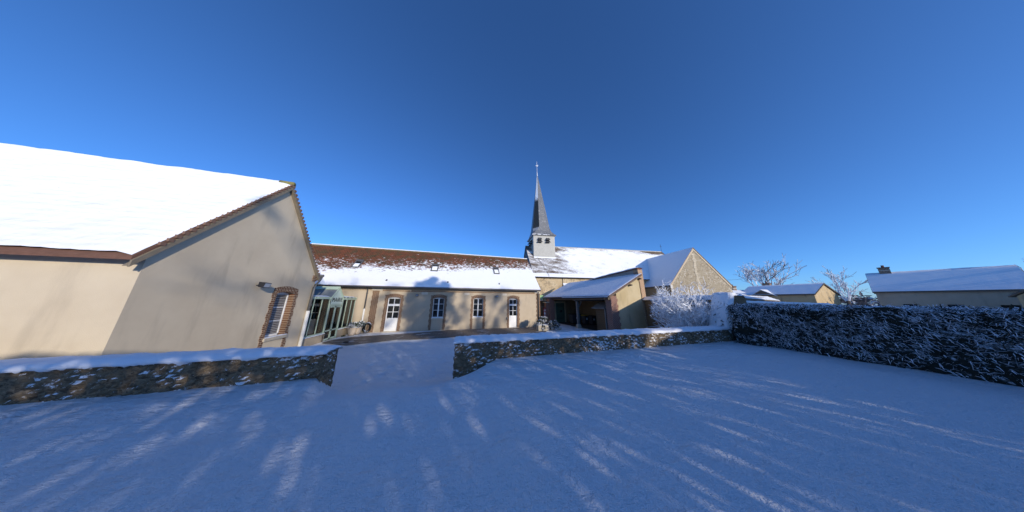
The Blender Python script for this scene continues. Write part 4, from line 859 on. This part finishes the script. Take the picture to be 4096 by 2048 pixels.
m = MB(SH); m.box(.16, .26, .8, .9, 0, 1.95); m.box(.05, 2.0, .82, .9, 1.93, 2.0); m.solid([(.2, .8, 1.5), (.28, .8, 1.45), (.55, .8, 1.92), (.45, .8, 1.92)], [(.2, .88, 1.5), (.28, .88, 1.45), (.55, .88, 1.92), (.45, .88, 1.92)]); m.build('porch_frame', M_woodgrey, hb)
ld = MB(SH)
for s in (0, .34): ld.tube([(3.0 + s * .3, 3.4 - s, .05), (3.4 + s * .1, 3.5 - s, 2.1)], .02, 6)
for k in range(7): f = .12 + k * .13; ld.tube([(3.0 + .4 * f, 3.4 + .1 * f, .05 + 2.05 * f), (3.1 + .33 * f, 3.06 + .1 * f, .05 + 2.05 * f)], .014, 6)
tag(ld.build('ladder', M_woodgrey, None), 'thin ladder leaning inside the shelter between the bins and the timber hut', 'ladder')

# gate, its pier and the lane behind, seen in the gap
gp = thing('gate_pier', 'small brick gate pier with a stone cap beside the shelter', 'pier', SH((-.95, 8.35, 0)))
m = MB(SH); m.box(-1.02, -.66, 8.2, 8.55, 0, 2.25); m.build('brick_shaft', M_brS, gp); m = MB(SH); m.box(-1.12, -.56, 8.1, 8.65, 2.25, 2.36); m.build('cap', M_conc, gp, bevel=.02)
gt = thing('metal_gate', 'low green metal gate with wire mesh in the gap beside the long building', 'gate', SH((-2, 8.3, 0)))
m = MB(SH); m.box(-3.2, -1.05, 8.3, 8.34, .08, .66); m.build('lower_panel', M_greenwood, gt)
m = MB(SH); m.tube([(-3.2, 8.3, 1.84), (-1.05, 8.3, 1.84)], .018, 6); m.tube([(-1.08, 8.3, 0.05), (-1.08, 8.3, 1.84)], .022, 6)
x = -3.15
while x < -1.1: m.tube([(x, 8.32, .6), (x, 8.32, 1.84)], .006, 4, False); x += .11
m.build('mesh', M_zinc, gt)
bn = thing('banner', 'narrow red and white upright notice fixed on the gate mesh', 'banner', SH((-1.2, 8.25, .65)))
m = MB(SH); m.box(-1.34, -1.04, 8.22, 8.25, .65, 1.72); m.build('sheet', flat('banner_red', (.36, .03, .04), .6), bn)
m = MB(SH)
for k, (a, b, c, d) in enumerate(((-1.30, -1.24, 1.32, 1.52), (-1.21, -1.15, 1.32, 1.52), (-1.12, -1.07, 1.32, 1.52), (-1.30, -1.16, .98, 1.24), (-1.13, -1.07, .92, 1.20), (-1.28, -1.1, .70, .86), (-1.22, -1.17, 1.60, 1.66))): m.box(a, b, 8.214, 8.22, c, d)
m.build('white_print', M_white, bn)
m = MB(); m.box(7.3, 13.5, 23.2, 23.5, 0, 2.5); tag(m.build('lane_wall', mat_rubble('lane_rubble', [(.10, .085, .07), (.17, .14, .11), (.13, .11, .09)], (.16, .14, .11), 6), None), 'dark rubble wall across the lane behind the gate', 'wall')
gn = thing('green_awning', 'pale green sunlit awning above the wall in the gap beside the long building', 'awning', (10.6, 23, 2.5))
m = MB(); m.slab([(8.3, 22.6, 2.62), (11.1, 22.6, 2.62), (10.8, 23.15, 3.2), (8.3, 23.15, 3.2)], (0, 0, -.04)); m.build('cloth', flat('awning_green', (.38, .55, .25), .7), gn); m = MB(); m.box(8.3, 11.15, 22.56, 22.6, 2.52, 2.64); m.build('valance', M_white, gn)

# ------------------------------------------------------------------ pots, planters, hose on the courtyard
def mat_frost(name, wood=(.10, .07, .045), lo=-.55, hi=.0, white=(.80, .82, .86), sc=5):
    t = NT(name); p = t.pos(); z = t.sep(t.nrm())[2]
    f = t.step(t.math('ADD', z, t.math('MULTIPLY', t.math('SUBTRACT', t.noise(p, sc, 3), .5), 1.6)), lo, hi)
    return t.fin(t.mix(f, wood, white), .85, 0, .15)
M_frost = mat_frost('frosted_twig', lo=-1.1, hi=-.5, white=(.92, .93, .94)); M_frostleaf = mat_frost('snowy_leaf', (.035, .05, .03), -.5, .25, sc=9); M_hedge = mat_frost('hedge_twig', (.04, .04, .03), -.1, .45, sc=3)
def leaf_clump(mb, c, rad, n, size, squash=.8, droop=0., shell=.55):
    for _ in range(n):
        d = Vector((random.gauss(0, 1), random.gauss(0, 1), random.gauss(0, 1))).normalized(); r = rad * (shell + (1 - shell) * random.random())
        p = Vector(c) + Vector((d.x * r, d.y * r, d.z * r * squash)); s = size * random.uniform(.6, 1.3)
        t = (d + Vector((random.uniform(-.6, .6), random.uniform(-.6, .6), random.uniform(-.5, .5) - droop))).normalized(); b = t.cross(Vector((random.random(), random.random(), 1))).normalized()
        q = t.cross(b) * .35
        mb.poly([tuple(p - t * s), tuple(p + b * s * .45 + q * s * .3), tuple(p + t * s), tuple(p - b * s * .45 + q * s * .3)])
def shrub(root, c, rad, n, lumps=7, size=.09, name='foliage', mat=None, squash=.8):
    m = MB()
    for k in range(lumps):
        a = 2 * PI * k / lumps + random.random(); r = rad * random.uniform(.35, .62); h = random.uniform(-.2, .5) * rad
        leaf_clump(m, (c[0] + math.cos(a) * r, c[1] + math.sin(a) * r, c[2] + h), rad * random.uniform(.4, .62), n // lumps, size, squash)
    return m.build(name, mat or M_frostleaf, root, fix=False)
def pot(x, y, r, h, label, leaves=True, s=1.):
    t = thing('plant_pot', label, 'plant pot', (x, y, .03), 'pots and planters in the courtyard')
    m = MB(); m.lathe((x, y, .03), [(r * .62, 0), (r * .80, h * .3), (r * .95, h * .75), (r, h * .9), (r * 1.08, h * .93), (r * 1.08, h), (r * .94, h), (r * .9, h * .9)], 22); m.build('pot', M_pot, t, smooth=True)
    m = MB(); m.lathe((x, y, .03 + h * .86), [(r * .9, 0), (r * .9, .02)], 16); m.build('soil', M_soil, t)
    if leaves: shrub(t, (x + .03, y - .02, h + .17), .36, 900, 9, .085, squash=.6, mat=mat_frost('pot_leaf', (.05, .07, .035), -.5, .35, sc=8))
pot(-7.05, 16.72, .27, .50, 'rounded clay pot with snowy broad leaves beside the glazed porch, in front'); pot(-6.9, 17.22, .24, .48, 'second clay pot with snowy leaves, behind the front pot by the porch')
def trough(x, y, w_, d, h, label):
    t = thing('planter', label, 'planter', (x, y, .03), 'pots and planters in the courtyard')
    m = MB(); m.solid([(x - w_ / 2, y - d / 2, .03), (x + w_ / 2, y - d / 2, .03), (x + w_ / 2, y + d / 2, .03), (x - w_ / 2, y + d / 2, .03)], [(x - w_ / 2 - .02, y - d / 2 - .02, h), (x + w_ / 2 + .02, y - d / 2 - .02, h), (x + w_ / 2 + .02, y + d / 2 + .02, h), (x - w_ / 2 - .02, y + d / 2 + .02, h)]); m.build('trough', M_conc, t, bevel=.02)
    m = MB(); m.grid(lambda u, v: (x + w_ * (u - .5) * 1.02, y + d * (v - .5) * 1.02, h + .06 * (math.sin(PI * u) * math.sin(PI * v)) ** .5 + .01 * nz(u * 9, v * 9, x)), 10, 10); m.build('snow_cap', M_snow, t, smooth=True, fix=False); return t
t1 = trough(7.2, 15.75, .95, .5, .47, 'square stone planter with a big round snowy bush, near the building corner')
shrub(t1, (7.15, 15.75, .74), .50, 1900, 9, .075, squash=.72)
m = MB(); leaf_clump(m, (7.17, 15.48, .30), .2, 350, .055, 1.25); m.build('trailing_ivy', M_frostleaf, t1, fix=False)
t2 = trough(8.6, 15.9, .75, .45, .20, 'low stone planter with snow laden leafy shrub, right of the taller planter')
shrub(t2, (8.35, 15.95, .36), .56, 1500, 9, .085, squash=.7)
m = MB(); leaf_clump(m, (8.42, 15.62, .18), .2, 200, .07, .6); m.build('trailing_ivy', mat_frost('snow_heap', (.05, .05, .04), -.8, -.3), t2, fix=False)
m = MB(); random.seed(5)
for k in range(12):
    rx, rz = .22 + random.uniform(-.07, .05), .34 + random.uniform(-.08, .035); ph = random.random() * 6
    m.tube([(-6.48 + rx * math.cos(a) + .01 * math.sin(3 * a + ph), 17.66 - .014 * k + .02 * math.sin(2 * a + ph), .42 + rz * math.sin(a)) for a in [2 * PI * i / 26 for i in range(27)]], .024, 6, False)
tag(m.build('hose_coil', mat_frost('rubber_hose', (.02, .022, .025), .45, .8, sc=9), None, smooth=True), 'coiled black hose dusted with snow leaning on the brick pier', 'hose')
m = MB(); m.box(-6.2, -5.98, 13.95, 14.07, .034, .10); tag(m.build('drain_block', M_darkmetal, None, bevel=.01), 'small black block lying on the paving in front of the porch', 'block')
m = MB(); leaf_clump(m, (-7.35, 16.35, .06), .13, 60, .05, .3); tag(m.build('fallen_leaves', M_leaf, None, fix=False), 'clump of low snowy weeds at the foot of the porch wall', 'weeds')

# ------------------------------------------------------------------ frosted shrub, hedge, trees
BOUND = None
def grow(mb, p, d, L, r, depth, spread=.55, up=.12, n=3, kids=(2, 4), seg=3, minr=.006, keep=.72):
    pts = [p]; dd = d.copy(); q = p.copy()
    for _ in range(seg):
        dd = (dd + Vector((random.uniform(-1, 1), random.uniform(-1, 1), random.uniform(-1, 1))) * .16 + Vector((0, 0, up * .4))).normalized(); q = q + dd * (L / seg); pts.append(q.copy())
    r1 = max(minr, r * .62); mb.tube(pts, [r + (r1 - r) * i / seg for i in range(seg + 1)], n, False)
    if depth <= 0: return
    if BOUND and not BOUND(q): return
    for k in range(random.randint(*kids)):
        i = random.randint(1, seg); b = pts[i]; s = Vector((random.gauss(0, 1), random.gauss(0, 1), random.gauss(0, .7))).normalized()
        nd = (dd + s * spread * random.uniform(.8, 1.6) + Vector((0, 0, up))).normalized()
        grow(mb, b, nd, L * random.uniform(keep - .12, keep + .08), max(minr, r1 * (.95 if depth > 1 else .8)), depth - 1, spread, up, 3, kids, max(2, seg - 0), minr, keep)
random.seed(21); BOUND = lambda q: ((q.x - 12.6) / 1.75) ** 2 + ((q.y - 8.1) / 1.4) ** 2 + ((q.z - 2.2) / 2.3) ** 2 < 1
fs = thing('frosted_shrub', 'big many stemmed shrub coated white with frost, behind the low rubble wall', 'shrub', (12.6, 8.6, 0))
for k in range(52):
    m = MB(); a = random.uniform(0, 2 * PI); l = random.uniform(.05, .66); d = Vector((math.cos(a) * l * 1.05, math.sin(a) * l * .8, 1)).normalized()
    ps = Vector((12.75 + math.cos(a) * .35, 8.05 + math.sin(a) * .3, 0))
    grow(m, ps, d, random.uniform(1.22, 1.85), .036, 6, .66, .0, 4, (2, 3), 3, .0085, .70)
    m.build('stem', M_frost, fs, fix=False)
BOUND = None
hd = thing('clipped_hedge', 'dense dark clipped hedge laced with snow at the right edge of the lawn', 'hedge', (13, 2, .7))
HX0, HX1, HY0, HY1, HZ = 12.15, 13.9, -4.5, 5.95, 2.33
def hs(f):
    def g_(u, v):
        p = Vector(f(u, v)); k = noise.noise(p * 1.1) * .17 + noise.noise(p * 4.5) * .10; c = Vector((13.0, p.y * .9 + .3, 1.4)); return tuple(p + (p - c).normalized() * (k - .05))
    return g_
m = MB(); m.grid(hs(lambda u, v: (HX0, HY0 + (HY1 - HY0) * u, .6 + (HZ - .6) * v)), 110, 18); m.grid(hs(lambda u, v: (HX0 + (HX1 - HX0) * v, HY0 + (HY1 - HY0) * u, HZ)), 110, 16)
m.grid(hs(lambda u, v: (HX0 + (HX1 - HX0) * u, HY1, .6 + (HZ - .6) * v)), 16, 18); m.grid(hs(lambda u, v: (HX0 + (HX1 - HX0) * u, HY0, .6 + (HZ - .6) * v)), 16, 18)
m.build('leaf_mass', mat_frost('hedge_mass', (.026, .028, .022), .25, .8, sc=9), hd, fix=False)
m = MB()
for k in range(26000):
    y = random.uniform(HY0, HY1); side = random.random()
    if side < .62: p = Vector((HX0 + random.uniform(-.06, .06), y, .68 + (HZ - .65) * random.random() ** .75)); nn = Vector((-1, 0, 0))
    elif side < .92: p = Vector((random.uniform(HX0, HX1), y, HZ + random.uniform(-.05, .06))); nn = Vector((0, 0, 1))
    else: p = Vector((random.uniform(HX0, HX1), HY1 + random.uniform(-.05, .05), random.uniform(.7, HZ))); nn = Vector((0, 1, 0))
    den = noise.noise(p * 1.1) + (.25 if p.z > 1.5 else -.1) - (.3 if (p.y > 5.2 and nn.x < 0) else 0) + .12
    if random.random() > .62 + den * .9: continue
    t = Vector((random.uniform(-1, 1) * (1 - abs(nn.x) * .5), random.uniform(-1, 1), random.uniform(-.45, .35))).normalized(); t = (t + nn * random.uniform(.05, .45)).normalized()
    L = random.uniform(.05, .18); p2 = p + t * L * .5 + Vector((0, 0, .02)); p3 = p + t * L + Vector((0, 0, random.uniform(-.08, .04)))
    r = random.uniform(.004, .010); m.tube([p, p2, p3], [r, r * 1.1, r * .5], 3, False)
m.build('twigs', M_hedge, hd, fix=False)
ft = thing('bare_tree', 'tall bare tree with frosted branches beyond the roofs at far right', 'tree', (72, 27, 0))
random.seed(11); m = MB(); m.tube([(72, 27, 0), (72.1, 27, 3.6)], [.45, .34], 8, False); m.build('trunk', M_bark, ft)
m = MB()
for k in range(7):
    a = 2 * PI * k / 7 + .3; l = random.uniform(.25, .95) if k else .1
    grow(m, Vector((72.1, 27, 2.8 + .2 * k * .5)), Vector((math.cos(a) * l, math.sin(a) * l, 1)).normalized(), random.uniform(3.6, 4.6), .19, 4, .52, .12, 4, (2, 4), 3, .034, .70)
m.build('crown', mat_frost('frosted_branch', (.16, .14, .13), -.9, .2, (.66, .68, .72), sc=1), ft, fix=False)

# ------------------------------------------------------------------ neighbouring roofs at the far right
def simple_house(name, label, fr, L, half, ze, zr, wallm, roofm, chim=None, dormer=None, loc=None):
    t = thing(name, label, 'house', fr((L / 2, half, 0)), 'neighbouring houses at the far right')
    m = MB(fr); m.poly([(0, .3, 0), (L, .3, 0), (L, .3, ze), (0, .3, ze)]); m.poly([(0, 2 * half - .3, 0), (L, 2 * half - .3, 0), (L, 2 * half - .3, ze), (0, 2 * half - .3, ze)])
    for x in (0, L): m.poly([(x, .3, 0), (x, 2 * half - .3, 0), (x, 2 * half - .3, ze), (x, half, zr - .1), (x, .3, ze)])
    m.build('wall', wallm, t, fix=False)
    m = MB(fr); m.slab([(-.2, 0, ze), (L + .2, 0, ze), (L + .2, half, zr), (-.2, half, zr)], (0, 0, -.12)); m.slab([(-.2, half, zr), (L + .2, half, zr), (L + .2, 2 * half, ze), (-.2, 2 * half, ze)], (0, 0, -.12)); rf_ = m.build('roof', M_wood, t)
    m = MB(fr); m.grid(lambda u, v: (-.18 + (L + .36) * u, .02 + 2 * (half - .02) * v, ze + (zr - ze) * (1 - abs(2 * v - 1)) + .10 + .03 * nz(u * 30, v * 9)), 30, 16); m.build('roof_snow', roofm, rf_, smooth=True, fix=False)
    x = 1.6
    while x < L - 1.2: m = MB(fr); m.box(x, x + .9, .27, .32, 1.2, min(2.4, ze - .5)); m.build('window', M_pane, t); x += 2.7
    for (x, y, zt, wd) in (chim or []):
        m = MB(fr); m.box(x - wd / 2, x + wd / 2, y - wd / 3, y + wd / 3, ze, zt); c = m.build('chimney', mat_brick('chimney_brick', tuple(fr.x), c1=(.16, .10, .08), c2=(.11, .08, .07)), rf_)
        m = MB(fr); m.box(x - wd / 2 - .06, x + wd / 2 + .06, y - wd / 3 - .06, y + wd / 3 + .06, zt, zt + .12); m.tube([(x, y, zt + .12), (x, y, zt + .45)], .13, 8); m.build('chimney_pot', mat_frost('chimney_cap', (.14, .07, .055), .5, .8), c)
        m = MB(fr); m.box(x - wd / 2 - .02, x + wd / 2 + .02, y - wd / 3 - .02, y + wd / 3 + .02, zt - .45, zt - .38); m.build('stone_band', M_stone, c)
    return t
H2 = Frame((56, 25.2, 0), (0.0, -1, 0), (1, 0, 0))
h2 = simple_house('village_house', 'shaded house with broad blue snowy roof and small dark gable, below the bare tree', H2, 8.5, 4.2, 3.85, 5.75, M_tan, M_snow, [(1.6, 6.2, 6.3, 1.0)])
m = MB(H2); m.solid([(1.5, .2, 3.7), (4.4, .2, 3.7), (3.0, .2, 4.75)], [(1.5, 2.6, 3.7), (4.4, 2.6, 3.7), (3.0, 2.6, 4.75)]); m.build('dormer', M_wood, h2)
m = MB(H2)
for s in (-1, 1): m.slab([(3.0, -.05, 4.92), (3.0 + s * 1.75, -.05, 3.72), (3.0 + s * 1.75, 2.2, 3.72), (3.0, 2.6, 4.92)], (0, 0, -.1))
m.build('dormer_snow', M_snow, h2)
H1 = Frame((50.5, 24.2, 0), (1, -.12, 0), (.12, 1, 0))
h1 = simple_house('village_house', 'sunlit low snowy roof with a brick chimney just right of the stone gable', H1, 9.5, 3.0, 3.8, 5.0, M_tan, M_snow, [(6.2, 3.0, 5.75, .95)])
m = MB(); m.tube([(54.5, 26.5, 4.6), (54.5, 26.5, 7.2)], .03, 5); m.tube([(53.4, 26.6, 7.0), (54.9, 26.4, 7.1)], .025, 5); 
for k in range(5): m.tube([(53.5 + .3 * k, 26.2, 7.01), (53.5 + .3 * k, 26.9, 7.03)], .018, 4)
tag(m.build('antenna', M_zinc, None), 'thin television aerial above the low roof right of the stone gable', 'antenna')
H3 = Frame((64, 13.5, 0), (.2, -1, 0), (1, .2, 0)); simple_house('village_house', 'pale house with steep snowy roof beyond the hedge, right of the dark gabled one', H3, 9, 3.6, 4.2, 7.4, M_beige, M_snow, [(1.4, 3.6, 8.2, .9)])
H4 = Frame((58, -1, 0), (.9, -.4, 0), (.4, .9, 0)); simple_house('village_house', 'farthest right village house with low snowy roof seen over the hedge', H4, 12, 3.6, 3.4, 6.0, M_tan, M_snow, [(9, 3.6, 7.0, .9)])
for i, (x, y, hh, lb) in enumerate(((88, 22, 3.0, 'frosted bare tree between the village houses at far right'), (70, 4, 2.6, 'frosted bare tree right of the pale steep roofed house'), (95, -6, 3.4, 'most distant frosted bare tree at the right end of the village'))):
    t = thing('bare_tree', lb, 'tree', (x, y, 0)); random.seed(40 + i); m = MB(); m.tube([(x, y, 0), (x, y, hh)], [.35, .25], 7, False); m.build('trunk', M_bark, t); m = MB()
    for k in range(6):
        a = 2 * PI * k / 6; l = random.uniform(.2, .8); grow(m, Vector((x, y, hh * .8 + .1 * k)), Vector((math.cos(a) * l, math.sin(a) * l, 1)).normalized(), hh * 1.05, .14, 4, .55, .1, 4, (2, 3), 3, .035, .7)
    m.build('crown', bpy.data.materials['frosted_branch'], t, fix=False)
random.seed(77); m = MB()
for k in range(2600):
    a = random.uniform(-.75, 1.9); d = random.uniform(240, 300); h = 6 + 5 * abs(noise.noise(Vector((a * 9, 0, 0)))) + 3 * noise.noise(Vector((a * 40, 1, 0)))
    leaf_clump(m, (d * math.sin(a), d * math.cos(a), h * random.uniform(.05, 1)), 2.2, 5, 1.6, .8)
o = m.build('distant_woods', mat_frost('frosted_woods', (.11, .10, .10), -.3, .8, (.55, .58, .64), sc=.3), None, fix=False); tag(o, 'low line of frosted woods along the horizon behind the village', 'woods', None, 'stuff')
sd_ = thing('lean_to_shed', 'low shed with ribbed snowy roof behind the hedge at the far right', 'shed', (23, 9, 0))
def shedp(u, v): 
    a = Vector((15.9, 7.0, 2.74)).lerp(Vector((31.0, 11.2, 2.68)), u); b = Vector((17.0, 8.2, 2.97)).lerp(Vector((33.0, 12.8, 3.16)), u); return a.lerp(b, v)
m = MB(); m.grid(lambda u, v: tuple(shedp(u, v) + Vector((0, 0, .03 * abs(math.sin(v * PI * 4)) + .01 * nz(u * 30, v * 5)))), 60, 24); m.build('roof_snow', M_snow, sd_, smooth=True, fix=False)
m = MB(); c4 = [tuple(shedp(u, v) - Vector((0, 0, .02))) for u, v in ((0, 0), (1, 0), (1, 1), (0, 1))]; m.slab(c4, (0, 0, -.08)); m.build('roof', M_wood, sd_)
m = MB(); m.solid([(16.6, 7.6, 0), (31, 11.7, 0), (32.4, 13.0, 0), (17.2, 8.4, 0)], [(16.6, 7.6, 2.68), (31, 11.7, 2.62), (32.4, 13.0, 2.8), (17.2, 8.4, 2.72)]); m.build('wall', M_rub2, sd_)
lsw = thing('lane_wall', 'sunlit rubble wall end with snow on top, right of the snow buried ramp', 'wall', (15, 6.9, 0))
m = MB(); pr = [(14.2, 0), (14.2, 2.72), (14.65, 2.5), (15.4, 2.42), (24, 2.35), (24, 0)]; m.solid([(x, 7.05, z) for x, z in pr], [(x, 6.5, z) for x, z in pr]); m.build('masonry', mat_rubble('lit_rubble', [(.34, .26, .15), (.48, .40, .26), (.24, .18, .11)], (.42, .33, .2), 5, 0), lsw)  # sunlight put into the colour: paler stones than the adjoining wall
m = MB(); snow_strip(m, (14.2, 6.45, 2.72), (14.7, 6.45, 2.5), .62, .1, 12, 3.); snow_strip(m, (14.7, 6.45, 2.48), (24, 6.45, 2.36), .62, .1, 90, 3.); m.build('snow_cap', M_snow, lsw, smooth=True, fix=False)
m = MB(); pts = []
for i in range(25): f = i / 24; pts.append((34 + 46 * f, 22 + 8 * f, 6.6 + 3.6 * f - 1.2 * math.sin(PI * f)))
m.tube(pts, .022, 4, False); tag(m.build('overhead_cable', M_darkmetal, None), 'thin overhead cable from the stone gable towards the bare tree', 'cable')

# ------------------------------------------------------------------ what stands behind the camera and shades the foreground
sh2 = thing('street_house', 'low house with shallow snowy roof across the street, behind the viewpoint', 'house', (25, -13, .7))
hx0, hx1, hx2 = 13.2, 25.5, 37.8; hz0 = 4.27; hz1 = hz0 + .35 * (hx1 - hx0)
m = MB()
for y in (-8.2, -17.8): m.poly([(hx0 + .4, y, .5), (hx2 - .4, y, .5), (hx2 - .4, y, hz0), (hx1, y, hz1 - .1), (hx0 + .4, y, hz0)])
for x in (hx0 + .4, hx2 - .4): m.poly([(x, -17.8, .5), (x, -8.2, .5), (x, -8.2, hz0), (x, -17.8, hz0)])
m.build('wall', M_beige, sh2, fix=False)
m = MB(); m.slab([(hx0, -8, hz0), (hx1, -8, hz1), (hx1, -18, hz1), (hx0, -18, hz0)], (0, 0, -.15)); m.slab([(hx1, -8, hz1), (hx2, -8, hz0), (hx2, -18, hz0), (hx1, -18, hz1)], (0, 0, -.15)); m.build('roof', M_wood, sh2)
th_ = thing('shade_hedge', 'unseen tall frosted hedge added behind the viewpoint to shade the foreground', 'hedge', (-6, -8.6, .7))  # unseen hedge added as a sun blocker
def thz(x): return 5.22 + .5 * sstep(1.5, 6, x) + .12 * nz(x * 1.3, 1.) + .07 * nz(x * 4, 2.)
HA, HB = -26, 12.95
m = MB()
for yy in (-8.0, -9.2): m.grid(lambda u, v: (HA + (HB - HA) * u, yy + .1 * nz(u * 60, v * 4), .4 + (thz(HA + (HB - HA) * u) - .4) * v), 620, 76)
m.grid(lambda u, v: (HA + (HB - HA) * u, -9.2 + 1.2 * v, thz(HA + (HB - HA) * u)), 620, 18); m.grid(lambda u, v: (HB + .05 * nz(v * 9, u), -9.2 + 1.2 * u, .4 + (thz(HB) - .4) * v), 4, 8); random.seed(13); m.f = [f for f in m.f if random.random() > .21]   # holes cut so some sun leaks onto the shaded snow
m.build('leaf_mass', mat_frost('bounce_hedge', (.05, .06, .04), -.5, .2, sc=6), th_, fix=False)  # whitened to bounce light back into the foreground
def leafy_tree(label, x, y, z0, blobs, size, trunk_r=.16, mat=None):
    t = thing('leafy_tree', label, 'tree', (x, y, .6), 'trees behind the viewpoint'); top = max(b[2] for b in blobs)
    m = MB(); m.tube([(x, y, .4), (x + .1, y, (z0 + top) / 2), (x, y, top)], [trunk_r, trunk_r * .7, .03], 7)
    for b in blobs: m.tube([(x, y, z0 + (b[2] - z0) * .4), (b[0], b[1], b[2])], [.06, .02], 5)
    m.build('trunk', M_bark, t)
    m = MB()
    for bx, by, bz, r, n in blobs: leaf_clump(m, (bx, by, bz), r, n, size, .9, 0, .15)
    m.build('crown', mat or M_leaf, t, fix=False)
random.seed(9)
A = [(10.0 + dx * 1.1, -10 + dy, 2.75 + z, r, n) for dx, dy, z, r, n in ((.3, 0, 8.85, .38, 420), (-.15, 0, 8.5, .45, 420), (.9, .1, 8.2, .5, 450), (-.9, .2, 8.1, .5, 350), (0, 0, 7.9, .8, 700), (-1.2, 0, 7.3, .7, 450), (1.2, 0, 7.3, .9, 700), (0, 0, 7., 1.2, 1100), (-1.0, 0, 6.2, 1., 700), (1.0, 0, 6.2, 1.1, 900), (0, 0, 5.6, 1.3, 1100), (-.7, 0, 4.9, 1.2, 800), (.8, 0, 4.8, 1.2, 800), (0, 0, 4., 1.3, 900))]
leafy_tree('dense rounded evergreen standing behind the viewpoint', 10.0, -10, 2.5, A, .16)
B = []
for k in range(30): B.append((random.uniform(19.8, 26.5), -30 + random.uniform(-.8, .8), random.uniform(11.6, 15.7), random.uniform(.4, .9), 60))
leafy_tree('open crowned tree with sparse leaves behind the viewpoint, towards the house', 23, -30, 8, B, .17, .25)
Cc = []
for k in range(22): Cc.append((random.uniform(9.5, 17.2), -30 + random.uniform(-.8, .8), random.uniform(12.0, 16.2), random.uniform(.45, .9), 44))
leafy_tree('thin crowned tree with few leaves behind the viewpoint, towards the gabled house', 13.5, -30, 8, Cc, .16, .22)
